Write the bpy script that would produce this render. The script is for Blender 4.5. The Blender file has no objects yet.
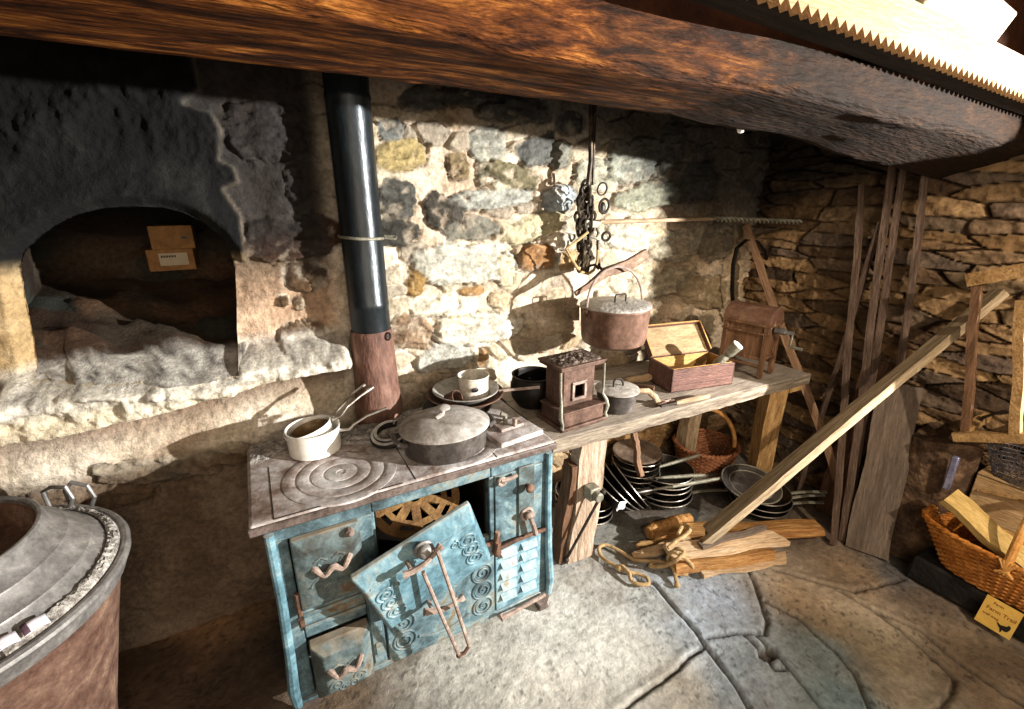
import bpy, math, random
import numpy as np
from mathutils import Vector, Matrix, Quaternion
rnd = random.Random(7)
COL = bpy.context.scene.collection
PI = math.pi
def V(*a): return Vector(a if len(a) > 1 else a[0])

# ------------------------------------------------------------------ survey of the place (camera pose, rays onto real planes)
F, CX, CY, PITCH, YAW, H = 467.0, 512.0, 354.5, math.radians(18.4), math.radians(28.8), 1.6
def ray(px, py):
    x = (px-CX)/F; y = (CY-py)/F
    f = math.cos(PITCH)+y*math.sin(PITCH); u = -math.sin(PITCH)+y*math.cos(PITCH)
    return (f*math.sin(YAW)+x*math.cos(YAW), f*math.cos(YAW)-x*math.sin(YAW), u)
def onz(px, py, z):
    r = ray(px, py); t = (z-H)/r[2]; return V(t*r[0], t*r[1], z)
def ony(px, py, y):
    r = ray(px, py); t = y/r[1]; return V(t*r[0], y, H+t*r[2])
def onx(px, py, x):
    r = ray(px, py); t = x/r[0]; return V(x, t*r[1], H+t*r[2])

# ------------------------------------------------------------------ materials
def lin(h):
    h = h.lstrip('#'); o = []
    for i in (0, 2, 4):
        c = int(h[i:i+2], 16)/255
        o.append(c/12.92 if c <= .04045 else ((c+.055)/1.055)**2.4)
    return tuple(o)
def mat(name, cols, scale=8, stretch=(1,1,1), rough=.7, metal=0, bump=.3, bscale=None, dust=None, detail=8, dist=.02, spec=.3, warp=0.0, dustamt=.8, grit=.42):
    m = bpy.data.materials.new(name); m.use_nodes = True
    nt = m.node_tree; N = nt.nodes; L = nt.links; N.clear()
    out = N.new('ShaderNodeOutputMaterial'); b = N.new('ShaderNodeBsdfPrincipled'); L.new(b.outputs[0], out.inputs[0])
    tc = N.new('ShaderNodeTexCoord'); mp = N.new('ShaderNodeMapping'); mp.inputs['Scale'].default_value = stretch
    L.new(tc.outputs['Object'], mp.inputs[0])
    n = N.new('ShaderNodeTexNoise'); n.inputs['Scale'].default_value = scale; n.inputs['Detail'].default_value = detail
    n.inputs['Roughness'].default_value = .74; n.inputs['Distortion'].default_value = warp
    L.new(mp.outputs[0], n.inputs[0])
    r = N.new('ShaderNodeValToRGB'); L.new(n.outputs[0], r.inputs[0])
    e = r.color_ramp.elements
    k = len(cols)
    while len(e) < k: e.new(.5)
    for i, c in enumerate(cols):
        p = .3+.4*i/max(1, k-1)
        if isinstance(c, tuple): p, c = c
        e[i].position = p; e[i].color = lin(c)+(1,)
    nf = N.new('ShaderNodeTexNoise'); nf.inputs['Scale'].default_value = max(28, scale*5); nf.inputs['Detail'].default_value = 8; nf.inputs['Roughness'].default_value = .8
    L.new(mp.outputs[0], nf.inputs[0])
    fr = N.new('ShaderNodeMapRange'); fr.inputs[1].default_value = .34; fr.inputs[2].default_value = .62; fr.inputs[3].default_value = 1-grit; fr.inputs[4].default_value = 1+grit*.45
    L.new(nf.outputs[0], fr.inputs[0])
    vs = N.new('ShaderNodeVectorMath'); vs.operation = 'SCALE'; L.new(r.outputs[0], vs.inputs[0]); L.new(fr.outputs[0], vs.inputs['Scale'])
    src = vs.outputs[0]
    if dust:
        ge = N.new('ShaderNodeNewGeometry'); sp = N.new('ShaderNodeSeparateXYZ'); L.new(ge.outputs['Normal'], sp.inputs[0])
        n3 = N.new('ShaderNodeTexNoise'); n3.inputs['Scale'].default_value = 22; n3.inputs['Detail'].default_value = 6
        L.new(tc.outputs['Object'], n3.inputs[0])
        ad = N.new('ShaderNodeMath'); ad.operation = 'ADD'; L.new(sp.outputs[2], ad.inputs[0]); L.new(n3.outputs[0], ad.inputs[1])
        mr = N.new('ShaderNodeMapRange'); mr.inputs[1].default_value = 1.0; mr.inputs[2].default_value = 1.6; mr.inputs[4].default_value = dustamt
        L.new(ad.outputs[0], mr.inputs[0])
        mx = N.new('ShaderNodeMix'); mx.data_type = 'RGBA'; L.new(mr.outputs[0], mx.inputs[0]); L.new(src, mx.inputs[6]); mx.inputs[7].default_value = lin(dust)+(1,)
        src = mx.outputs[2]
    L.new(src, b.inputs['Base Color'])
    b.inputs['Roughness'].default_value = rough; b.inputs['Metallic'].default_value = metal
    b.inputs['Specular IOR Level'].default_value = spec
    if bump:
        n2 = N.new('ShaderNodeTexNoise'); n2.inputs['Scale'].default_value = bscale or scale*4; n2.inputs['Detail'].default_value = 6
        L.new(mp.outputs[0], n2.inputs[0])
        bp = N.new('ShaderNodeBump'); bp.inputs['Strength'].default_value = bump; bp.inputs['Distance'].default_value = dist
        L.new(n2.outputs[0], bp.inputs['Height']); L.new(bp.outputs[0], b.inputs['Normal'])
    return m
def matcol(name, rough=.9, bump=.8, nscale=55, dist=.014, lo=.5, hi=1.35, spec=.2):
    """stone: colour of each stone stored on the mesh, broken up by fine noise"""
    m = bpy.data.materials.new(name); m.use_nodes = True
    nt = m.node_tree; N = nt.nodes; L = nt.links; N.clear()
    out = N.new('ShaderNodeOutputMaterial'); b = N.new('ShaderNodeBsdfPrincipled'); L.new(b.outputs[0], out.inputs[0])
    at = N.new('ShaderNodeAttribute'); at.attribute_name = 'Col'
    tc = N.new('ShaderNodeTexCoord')
    n = N.new('ShaderNodeTexNoise'); n.inputs['Scale'].default_value = nscale; n.inputs['Detail'].default_value = 9; n.inputs['Roughness'].default_value = .7
    L.new(tc.outputs['Object'], n.inputs[0])
    mr = N.new('ShaderNodeMapRange'); mr.inputs[1].default_value = .3; mr.inputs[2].default_value = .7; mr.inputs[3].default_value = lo; mr.inputs[4].default_value = hi
    L.new(n.outputs[0], mr.inputs[0])
    mx = N.new('ShaderNodeVectorMath'); mx.operation = 'SCALE'; L.new(at.outputs['Color'], mx.inputs[0]); L.new(mr.outputs[0], mx.inputs['Scale'])
    L.new(mx.outputs[0], b.inputs['Base Color']); b.inputs['Roughness'].default_value = rough; b.inputs['Specular IOR Level'].default_value = spec
    n2 = N.new('ShaderNodeTexNoise'); n2.inputs['Scale'].default_value = nscale*1.6; n2.inputs['Detail'].default_value = 10; n2.inputs['Roughness'].default_value = .7
    L.new(tc.outputs['Object'], n2.inputs[0])
    bp = N.new('ShaderNodeBump'); bp.inputs['Strength'].default_value = bump; bp.inputs['Distance'].default_value = dist
    L.new(n2.outputs[0], bp.inputs['Height']); L.new(bp.outputs[0], b.inputs['Normal'])
    return m

# ------------------------------------------------------------------ mesh builder
class MB:
    def __init__(s, root=None, rel=True):
        s.v = []; s.f = []; s.root = root
        s.o = Vector(root.location) if (root is not None and rel) else Vector((0,0,0))
        s.M = None
    def add(s, vs, fs):
        k = len(s.v)
        for p in vs:
            p = Vector(p)
            if s.M is not None: p = s.M @ p
            s.v.append(p-s.o)
        for f in fs: s.f.append([i+k for i in f])
        return s
    def box(s, c, d, R=None):
        c = Vector(c); vs = []
        for x in (-.5,.5):
            for y in (-.5,.5):
                for z in (-.5,.5):
                    p = Vector((x*d[0], y*d[1], z*d[2]))
                    if R is not None: p = R @ p
                    vs.append(c+p)
        return s.add(vs, [(0,1,3,2),(4,6,7,5),(0,4,5,1),(2,3,7,6),(0,2,6,4),(1,5,7,3)])
    def bx(s, x0,x1,y0,y1,z0,z1): return s.box(((x0+x1)/2,(y0+y1)/2,(z0+z1)/2),(x1-x0,y1-y0,z1-z0))
    def tube(s, pts, r, n=8, closed=False, cap=True, flat=None):
        pts = [Vector(p) for p in pts]; k = len(pts)
        rs = r if isinstance(r, (list, tuple)) else [r]*k
        up = None; vs = []; fs = []
        for i, p in enumerate(pts):
            a = pts[(i-1) % k] if (closed or i > 0) else p
            b = pts[(i+1) % k] if (closed or i < k-1) else p
            t = (b-a); t = t.normalized() if t.length > 1e-9 else Vector((0,0,1))
            if up is None:
                up = Vector((0,0,1)) if abs(t.z) < .9 else Vector((1,0,0))
            e1 = (up - t*up.dot(t))
            if e1.length < 1e-6: e1 = t.orthogonal()
            e1.normalize(); e2 = t.cross(e1); up = e1
            for j in range(n):
                an = 2*PI*(j+.5)/n
                q = e1*math.cos(an)*rs[i]*(flat or 1) + e2*math.sin(an)*rs[i]
                vs.append(p+q)
        m = k if closed else k-1
        for i in range(m):
            for j in range(n):
                a = i*n+j; b = i*n+(j+1) % n; c = ((i+1) % k)*n+(j+1) % n; d = ((i+1) % k)*n+j
                fs.append((a,b,c,d))
        if cap and not closed:
            fs.append(list(range(n))[::-1]); fs.append([ (k-1)*n+j for j in range(n)])
        return s.add(vs, fs)
    def lathe(s, prof, c=(0,0,0), n=40, R=None, wob=0.0, sx=1, sy=1, seed=1):
        """prof: list of (r,z); closed at axis when r==0"""
        c = Vector(c); vs = []; fs = []; rows = []
        rr = random.Random(seed); ph = [rr.uniform(0,6) for _ in range(4)]
        for (r, z) in prof:
            if r < 1e-6:
                p = Vector((0,0,z)); p = R @ p if R is not None else p
                rows.append([len(vs)]); vs.append(c+p)
            else:
                row = []
                for j in range(n):
                    a = 2*PI*j/n
                    q = r*(1+wob*(math.sin(2*a+ph[0])+.6*math.sin(3*a+ph[1]+z*20)+.4*math.sin(5*a+ph[2])))
                    p = Vector((q*math.cos(a)*sx, q*math.sin(a)*sy, z + wob*.3*r*math.sin(2*a+ph[3])))
                    p = R @ p if R is not None else p
                    row.append(len(vs)); vs.append(c+p)
                rows.append(row)
        for a, b in zip(rows, rows[1:]):
            if len(a) == 1 and len(b) == 1: continue
            for j in range(n):
                k = (j+1) % n
                if len(a) == 1: fs.append((a[0], b[j], b[k]) [::-1])
                elif len(b) == 1: fs.append((a[j], a[k], b[0]))
                else: fs.append((a[j], a[k], b[k], b[j]))
        return s.add(vs, fs)
    def torus(s, c, Rr, r, axis=(0,0,1), n=28, m=8, sx=1, sy=1, arc=(0,1)):
        q = Vector((0,0,1)).rotation_difference(Vector(axis)).to_matrix(); c = Vector(c)
        full = arc == (0,1); k = n if full else n+1
        pts = [c + q @ Vector((Rr*sx*math.cos(2*PI*(arc[0]+(arc[1]-arc[0])*i/n)), Rr*sy*math.sin(2*PI*(arc[0]+(arc[1]-arc[0])*i/n)), 0)) for i in range(k)]
        return s.tube(pts, r, m, closed=full)
    def ball(s, c, r, sc=(1,1,1), n=14, R=None):
        prof = [(r*math.sin(PI*i/n), -r*math.cos(PI*i/n)) for i in range(n+1)]; prof[0] = (0,-r); prof[-1] = (0,r)
        k = len(s.v); s.lathe(prof, (0,0,0), 2*n)
        for i in range(k, len(s.v)):
            p = s.v[i]+s.o; p = Vector((p.x*sc[0], p.y*sc[1], p.z*sc[2]))
            if R is not None: p = R @ p
            s.v[i] = p+Vector(c)-s.o
        return s
    def prism(s, poly, a, b, axis='y'):
        n = len(poly); vs = []
        for t in (a, b):
            for (u, w) in poly:
                vs.append((u,t,w) if axis == 'y' else ((t,u,w) if axis == 'x' else (u,w,t)))
        fs = [list(range(n)), [n+i for i in range(n)][::-1]]
        for i in range(n): j = (i+1) % n; fs.append((i, i+n, j+n, j))
        return s.add(vs, fs)
    def grid(s, fn, nu, nv, wrapu=False):
        vs = [fn(i/(nu if wrapu else nu-1), j/(nv-1)) for i in range(nu) for j in range(nv)]
        fs = []
        for i in range(nu if wrapu else nu-1):
            for j in range(nv-1):
                a = i*nv+j; b = ((i+1) % nu)*nv+j; fs.append((a,b,b+1,a+1))
        return s.add(vs, fs)
    def plank(s, L, W, T, seg=14, rough=.004, seed=0, taper=1.0, axis='z', w2=None, bow=0.0, cut0=0.0, cut1=0.0):
        """sawn or hewn board along local z from 0 to L, W along x, T along y; irregular edges"""
        r = random.Random(seed); k = 3; m = 2
        ring = []
        for i in range(k): ring.append((-.5+i/k, -.5))
        for i in range(m): ring.append((.5, -.5+i/m))
        for i in range(k): ring.append((.5-i/k, .5))
        for i in range(m): ring.append((-.5, .5-i/m))
        n = len(ring); vs = []; fs = []
        off = [(0,0)]*n
        ph = [r.uniform(0,6) for _ in range(6)]
        for i in range(seg+1):
            t = i/seg; z = t*L; w = W*(1+(taper-1)*t); 
            dx = rough*1.5*math.sin(3*t*PI+ph[0])+rough*r.uniform(-.5,.5); by = bow*math.sin(PI*t)
            for (u, q) in ring:
                zz = z
                if i == 0: zz += cut0*(u+.5)
                if i == seg: zz -= cut1*(u+.5)
                vs.append((u*w+dx+rough*r.uniform(-.4,.4), q*T+by+rough*r.uniform(-.4,.4), zz))
        for i in range(seg):
            for j in range(n):
                a = i*n+j; b = i*n+(j+1) % n; fs.append((a,b,b+n,a+n))
        fs.append(list(range(n))[::-1]); fs.append([seg*n+j for j in range(n)])
        return s.add(vs, fs)
    def build(s, name, material, parent=None, smooth=35, bevel=0, sub=0, seg=2):
        me = bpy.data.meshes.new(name); me.from_pydata([tuple(p) for p in s.v], [], s.f); me.update()
        import bmesh
        bm = bmesh.new(); bm.from_mesh(me); bmesh.ops.recalc_face_normals(bm, faces=bm.faces); bm.to_mesh(me); bm.free()
        o = bpy.data.objects.new(name, me); COL.objects.link(o); me.materials.append(material)
        p = parent if parent is not None else s.root
        if p is not None: o.parent = p
        if smooth:
            me.shade_smooth()
            try: me.set_sharp_from_angle(angle=math.radians(smooth))
            except Exception: pass
        if bevel:
            b = o.modifiers.new('bevel', 'BEVEL'); b.width = bevel; b.segments = seg; b.limit_method = 'ANGLE'; b.angle_limit = math.radians(40)
        if sub:
            b = o.modifiers.new('sub', 'SUBSURF'); b.levels = sub; b.render_levels = sub
        return o

def tag(o, label, cat, group=None, kind=None):
    o['label'] = label
    if cat: o['category'] = cat
    if group: o['group'] = group
    if kind: o['kind'] = kind
    return o
def thing(name, label, cat, loc=(0,0,0), group=None, rot=None):
    o = bpy.data.objects.new(name, None); COL.objects.link(o); o.location = loc; o.empty_display_size = .05
    if rot is not None:
        o.rotation_mode = 'QUATERNION'; o.rotation_quaternion = rot
    return tag(o, label, cat, group)
def axisrot(p0, p1, hint):
    """rotation taking local z to p0->p1 and local y as close as possible to hint"""
    z = (Vector(p1)-Vector(p0)).normalized(); h = Vector(hint); y = (h-z*h.dot(z)).normalized(); x = y.cross(z)
    return Matrix((x, y, z)).transposed().to_quaternion()
def dup(root, loc, rot=None, label=None, scale=None):
    r = root.copy(); COL.objects.link(r); r.location = loc
    if rot is not None: r.rotation_mode = 'QUATERNION'; r.rotation_quaternion = rot
    if label: r['label'] = label
    if scale: r.scale = scale
    for ch in list(root.children):
        c = ch.copy(); COL.objects.link(c); c.parent = r
        for g in list(ch.children):
            d = g.copy(); COL.objects.link(d); d.parent = c
    return r

# ------------------------------------------------------------------ numpy noise
def hsh(i, j, s):
    h = (i.astype(np.int64)*374761393 + j.astype(np.int64)*668265263 + s*1442695041) & 0x7fffffff
    h = ((h ^ (h >> 13))*1274126177) & 0x7fffffff
    h = ((h ^ (h >> 16))*1103515245 + 12345) & 0x7fffffff
    return ((h >> 8) & 0xffff)/65535.0
def vno(x, y, s=0):
    i = np.floor(x); j = np.floor(y); u = x-i; v = y-j; u = u*u*(3-2*u); v = v*v*(3-2*v)
    return (hsh(i,j,s)*(1-u)+hsh(i+1,j,s)*u)*(1-v)+(hsh(i,j+1,s)*(1-u)+hsh(i+1,j+1,s)*u)*v
def fbm(x, y, o=5, s=0, g=.5):
    t = 0; a = 1.0; n = 0
    for k in range(o):
        t = t+a*vno(x*2**k+k*17.3, y*2**k-k*9.1, s+k); n += a; a *= g
    return t/n
def vor(x, y, s=0, jit=.85):
    i0 = np.floor(x); j0 = np.floor(y); f1 = np.full(x.shape, 9.0); f2 = np.full(x.shape, 9.0); a = np.zeros(x.shape); b = np.zeros(x.shape)
    for di in (-1,0,1):
        for dj in (-1,0,1):
            i = i0+di; j = j0+dj
            d = np.hypot(i+.5+jit*(hsh(i,j,s)-.5)-x, j+.5+jit*(hsh(i,j,s+5)-.5)-y)
            m = d < f1
            f2 = np.where(m, f1, np.minimum(f2, d)); a = np.where(m, hsh(i,j,s+9), a); b = np.where(m, hsh(i,j,s+11), b); f1 = np.where(m, d, f1)
    return f1, f2, a, b
def sst(a, b, x):
    t = np.clip((x-a)/(b-a), 0, 1); return t*t*(3-2*t)
def mixc(c, d, t): return c*(1-t[..., None])+np.asarray(d)*t[..., None]
def palette(cols, t):
    cs = np.array([lin(c) for c in cols]); k = np.clip(t*(len(cs)-1), 0, len(cs)-1.001); i = k.astype(int); f = (k-i)[..., None]
    return cs[i]*(1-f)+cs[i+1]*f
def inpoly(x, y, poly):
    r = np.zeros(x.shape, bool); n = len(poly)
    for k in range(n):
        x0, y0 = poly[k]; x1, y1 = poly[(k+1) % n]
        c = ((y0 > y) != (y1 > y))
        if y1 != y0: r ^= c & (x < (x1-x0)*(y-y0)/(y1-y0)+x0)
    return r
def pdist(x, y, poly, closed=False):
    d = np.full(x.shape, 9.0); n = len(poly)
    for k in range(n if closed else n-1):
        x0, y0 = poly[k]; x1, y1 = poly[(k+1) % n]; dx, dy = x1-x0, y1-y0; l = dx*dx+dy*dy+1e-12
        t = np.clip(((x-x0)*dx+(y-y0)*dy)/l, 0, 1); d = np.minimum(d, np.hypot(x-x0-t*dx, y-y0-t*dy))
    return d
def gridmesh(name, P, C, material, keep=None):
    """P (a,b,3) positions, C (a,b,3) colours"""
    a, b = P.shape[:2]; idx = np.arange(a*b).reshape(a, b)
    q = np.stack([idx[:-1,:-1], idx[1:,:-1], idx[1:,1:], idx[:-1,1:]], -1).reshape(-1, 4)
    if keep is not None: q = q[keep.reshape(-1)]
    me = bpy.data.meshes.new(name); me.vertices.add(a*b); me.vertices.foreach_set('co', P.reshape(-1).astype(np.float32))
    n = len(q); me.loops.add(n*4); me.loops.foreach_set('vertex_index', q.reshape(-1).astype(np.int32))
    me.polygons.add(n); me.polygons.foreach_set('loop_start', (np.arange(n)*4).astype(np.int32)); me.polygons.foreach_set('loop_total', np.full(n, 4, np.int32))
    me.update(calc_edges=True); me.validate()
    ca = me.color_attributes.new('Col', 'FLOAT_COLOR', 'POINT')
    ca.data.foreach_set('color', np.concatenate([np.clip(C,0,1).reshape(-1,3), np.ones((a*b,1))], 1).astype(np.float32).reshape(-1))
    me.shade_smooth(); me.materials.append(material)
    o = bpy.data.objects.new(name, me); COL.objects.link(o); return o
# ------------------------------------------------------------------ the setting
WALLY, WALLX = 1.85, 2.70
M_STONE = matcol('rubble_stone'); M_SLATE = matcol('slate_courses', nscale=38); M_FLAG = matcol('flagstone', rough=.7, nscale=42, dist=.008, bump=.7, spec=.35, lo=.62, hi=1.3)

def wl(pts, y=WALLY): return [tuple(ony(p[0], p[1], y))[::2] for p in pts]
ARCH = wl([(41,374),(36,345),(31,320),(22,268),(26,252),(40,238),(58,225),(80,214),(105,208),(135,206),(163,207),(185,213),(203,222),(220,236),(230,250),(235,268),(237,300),(237,330),(239,359),(200,366),(150,368),(95,371)])
def back_wall():
    dx = .006
    xs = np.arange(-1.65, WALLX+.05, dx); zs = np.arange(-.05, 2.45, dx)
    X, Z = np.meshgrid(xs, zs, indexing='ij')
    wx = X+.03*(fbm(X*7,Z*7,3,3)-.5)*2; wz = Z+.03*(fbm(X*7,Z*7,3,8)-.5)*2
    n1 = fbm(X*3,Z*3,4,21); n2 = fbm(X*14,Z*14,5,22); n3 = fbm(X*50,Z*50,4,23)
    # mortar ground
    C = palette(['#b5a28c','#d8cab4','#e9decd','#f0e9de'], np.clip((n1-.3)*1.6+.5*(n2-.5),0,1))
    h = .030*(n2-.5)+.010*(n3-.5)+.02*(n1-.5)
    # small filling stones
    f1, f2, a, b = vor(wx/.13, wz/.085, 4)
    e = sst(.05,.16, f2-f1); sel = sst(.42,.55, a+ .25*sst(1.15,1.5,X))*sst(.15,.35,X)
    st = e*sel
    SC = palette(['#6f6a60','#8f8877','#a79c80','#8a7655','#b5a98d','#77736b'], b)
    SC = SC*(.75+.5*n2)[...,None]
    C = C*(1-.62*st[...,None])+SC*.62*st[...,None]
    h = h+st*(.014+.016*(a-.5)+.012*(n2-.5))-.010*sel*sst(.10,.03,f2-f1)
    # the large stones one by one
    S = [(389,130,24,22,'#70726e',0),(403,155,50,26,'#a08f63',-10),(396,199,34,38,'#4f4e49',20),(396,233,42,26,'#3c3a35',8),(458,165,20,27,'#7c6c50',0),
     (482,172,11,24,'#6a6555',8),(487,144,32,30,'#a09f93',0),(537,151,38,32,'#5e5f5b',-15),(516,176,48,20,'#6f6850',12),(492,198,76,18,'#9a9b92',-5),(444,213,40,32,'#45413a',20),
     (473,229,48,20,'#7f7c70',-5),(463,264,92,40,'#b9b7aa',-4),(535,228,56,24,'#b1a888',-12),(537,257,36,24,'#8c6844',0),(559,199,30,24,'#a9b2b4',0),(415,285,18,28,'#8d7144',10),
     (472,290,26,10,'#94764f',-5),(434,304,50,20,'#d2cbb8',-6),(478,329,84,28,'#ccc6b6',-8),(410,333,42,32,'#86705a',0),(444,357,50,22,'#aeaca2',-5),(482,357,9,17,'#937450',0),
     (568,122,26,22,'#54544f',0),(511,108,66,26,'#4c4c48',5),(458,95,84,22,'#3b3a36',-2),(421,101,40,20,'#55524a',0),(560,155,18,32,'#77766c',0),
     (596,176,44,30,'#a5a290',8),(634,160,52,40,'#97998c',-6),(672,145,22,48,'#84887f',4),(655,195,64,24,'#8e907f',-6),(700,180,30,46,'#6c6f68',0),(630,238,46,22,'#b3b0a0',6),
     (676,246,50,30,'#9c9787',-4),(716,240,32,40,'#7f7869',0),(660,284,60,26,'#aaa38f',-8),(706,292,46,30,'#94866e',5),(630,320,30,22,'#aba28c',0),(690,330,40,26,'#918775',-5),(570,260,20,20,'#a58a62',0),(505,270,16,30,'#c0b79c',0),(500,300,20,16,'#baa98a',0),
     (265,130,74,56,'#33282a',-6),(293,183,16,34,'#2f2823',0),(293,237,92,42,'#4d3526',-3),(306,276,40,28,'#5b4633',0),(304,336,46,28,'#6d5844',-8),(284,300,11,12,'#5d4a35',0),(299,303,11,12,'#5d4a35',0),
     (640,430,70,50,'#8a7252',0),(700,450,60,60,'#7c6a50',10),(735,420,40,50,'#6e5c46',0),(560,420,60,50,'#877d6d',0),
     (60,505,80,26,'#b5ac9c',-8),(160,470,110,24,'#c6bca8',-8),(230,455,60,18,'#aca08a',-8),(120,495,60,20,'#9b8f7c',-8)]
    for k,(cx,cy,w,hh,col,rot) in enumerate(S):
        c = ony(cx,cy,WALLY); wv = (ony(cx+w/2,cy,WALLY)-c).length*1.05; hv = (ony(cx,cy+hh/2,WALLY)-c).length*1.05
        m = (np.abs(X-c.x) < wv*1.9+.05) & (np.abs(Z-c.z) < hv*1.9+wv*.5+.05)
        x = X[m]-c.x; z = Z[m]-c.z; r = math.radians(-rot) + math.atan2(ony(cx+20,cy,WALLY).z-c.z, ony(cx+20,cy,WALLY).x-c.x)
        u = (x*math.cos(r)+z*math.sin(r))/wv; v = (-x*math.sin(r)+z*math.cos(r))/hv
        u = u+.75*(fbm(X[m]*12,Z[m]*12,5,50+k,.62)-.5); v = v+.95*(fbm(X[m]*14,Z[m]*14,5,150+k,.62)-.5)
        q = (np.abs(u)**2.8+np.abs(v)**2.8)**(1/2.8)
        fl = fbm(x*math.cos(r)*14+z*math.sin(r)*14, (-x*math.sin(r)+z*math.cos(r))*42, 5, k+300, .62)
        mk = sst(1.05,.95,q)*(.55+.45*sst(.30,.46,fbm(X[m]*20,Z[m]*20,4,k+700,.6)))
        tone = .35+1.25*fl
        cc = np.array(lin(col))[None,:]*tone[:,None]
        cr = np.exp(-((q-1.04)/.06)**2)*sst(.35,.65,fbm(X[m]*9,Z[m]*9,3,k+900)-.25*v/(np.abs(v)+.5)+.1)
        C[m] = C[m]*(1-mk[:,None])+cc*mk[:,None]
        C[m] *= (1-.45*cr)[:,None]
        bulge = .010+.010*np.sqrt(np.clip(1-q*q*.9,0,1))+.055*(fl-.5)+.02*(fbm(X[m]*9,Z[m]*9,4,k+400)-.5)
        h[m] = h[m]*(1-mk)+bulge*mk-.020*cr
    # left stretch of the wall: plaster round the oven
    lx = ony(338,300,WALLY).x
    left = sst(lx+.04, lx-.05, X)
    pl = palette(['#4f4a41','#7f6d58','#a98d74','#cdb298'], np.clip((1.75-Z)/.75+.5*(n2-.5)+.3*(n1-.5),0,1))
    isst = np.zeros_like(X)
    for (cx,cy,w,hh) in [(265,130,74,56),(293,183,16,34),(293,237,92,42),(306,276,40,28),(304,336,46,28),(284,300,11,12),(299,303,11,12)]:
        c = ony(cx,cy,WALLY); wv=(ony(cx+w/2,cy,WALLY)-c).length; hv=(ony(cx,cy+hh/2,WALLY)-c).length
        isst = np.maximum(isst, sst(1.25,.95,(np.abs((X-c.x)/wv+.4*(fbm(X*11,Z*11,3,50)-.5))**2.8+np.abs((Z-c.z)/hv+.4*(fbm(X*13,Z*13,3,51)-.5))**2.8)**(1/2.8)))
    t = left*sst(1.0,1.12,Z)*(1-isst)
    C = C*(1-t[...,None])+pl*(.8+.4*n3)[...,None]*t[...,None]
    # soot-black crust above the oven
    HOOD = wl([(-400,20),(190,20),(196,62),(203,92),(186,104),(212,112),(223,130),(222,160),(236,166),(241,184),(226,190),(243,215),(249,262),(231,262),(239,372),(239,380),(20,380),(-400,380)])
    inh = inpoly(X+.012*(n2-.5), Z+.012*(n3-.5), HOOD).astype(float)
    hd = pdist(X,Z,HOOD,True)*(2*inh-1)
    da = pdist(X,Z,ARCH,True); ina = inpoly(X,Z,ARCH)
    hm = sst(-.004,.018,hd)
    zz = ony(100,260,WALLY).z
    lump = fbm(X*16,Z*9,5,61,.6)
    rough_ = sst(.10,.24,da)
    h = h*(1-hm)+hm*(.045+.012*(n3-.5)+rough_*(.075*(lump-.45))+.012*np.cos(np.clip(da/.13,0,1)*PI))
    h = np.where(hm>.3, h-.05*sst(.035,0,da), h)
    blk = palette(['#030303','#0a0a0a','#121212','#242422'], np.clip(.1+1.3*(lump-.35)+.35*(1-rough_)+.3*(n3-.5),0,1))
    C = C*(1-hm[...,None])+blk*hm[...,None]
    lipc = hm*sst(zz+.02,zz-.05,Z)
    C = C*(1-lipc[...,None])+palette(['#8f7854','#b79c72','#d6c19a'],np.clip(n2*1.1,0,1))*lipc[...,None]
    rim = sst(.007,.001,np.abs(hd-.004))*sst(.55,.75,.8*fbm(X*9,Z*9,3,71)+.35)*sst(-.22,-.1,X)
    C = C*(1-.3*rim[...,None])+np.array(lin('#9c9888'))*.3*rim[...,None]
    # ledge under the oven
    zt = 1.085; zb = .945+.07*sst(-.6,.2,X)
    lm = sst(.30,.24,X+.03*(n2-.5))
    nn = .02*(n2-.5)
    prof = sst(zt+.035+nn, zt-.03+nn, Z)*sst(zb-.014+nn,zb+.012+nn,Z)
    h = np.where(lm>0, h*(1-.5*lm*prof)+lm*prof*(.195+.05*(n2-.5)+.02*(n1-.5)+.05*(fbm(X*26,Z*26,5,93,.65)-.5)), h)
    lc = palette(['#b8a78a','#d6c9ae','#e8dfca','#e2dccf'], np.clip(n1*.8+n2*.7-.3,0,1))*(.62+.7*fbm(X*24,Z*30,5,94,.65))[...,None]
    C = C*(1-(lm*prof)[...,None])+lc*(lm*prof)[...,None]
    groove_shade = lm*sst(zb-.17,zb-.05,Z+nn)*sst(zb+.006,zb-.008,Z+nn)  # shallow groove, the ledge's shadow band painted brown into it
    h = h-.045*groove_shade; C = C*(1-.8*groove_shade[...,None])+palette(['#3f2d22','#6a4e3b','#8a6a52'],np.clip(n2*1.2-.1,0,1))*.8*groove_shade[...,None]
    ash = lm*sst(.985,1.05,Z+.02*(n2-.5))*sst(zt+.075,zt+.02,Z+.02*(n1-.5))*(1-ina)
    ac = palette(['#77746f','#bdb9b0','#dcd8cc','#e8e4d8'], np.clip(fbm(X*40,Z*40,4,90)*1.7-.35,0,1))
    C = C*(1-.8*ash[...,None])+ac*.8*ash[...,None]
    # stove's cast shade painted brown, low on the wall beside it
    low = lm*sst(.76,.68,Z+.05*(n1-.5)+.03*X)
    C = C*(1-.85*low[...,None])+palette(['#33261d','#57422f','#6f553c'],np.clip(n1+.5*(n2-.5),0,1))*.85*low[...,None]
    # soot with the beam's shade painted in: high on the wall, most of all in the right-hand corner and behind the pipe
    soot_shade = sst(1.72,2.06,Z+.22*(n1-.5)+.12*(n2-.5)+.46*sst(1.25,2.2,X)-.03*sst(1.2,.5,X))
    soot_shade = np.maximum(soot_shade, left*sst(1.24,1.50,Z+.18*(n2-.5))*1.08)*(1-hm)
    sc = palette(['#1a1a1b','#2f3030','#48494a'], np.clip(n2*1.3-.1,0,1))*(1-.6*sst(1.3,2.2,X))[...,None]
    soot_shade = soot_shade*.90; sc = sc*(1-.6*left)[...,None]+np.array(lin('#2a1f19'))*.4*left[...,None]
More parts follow.
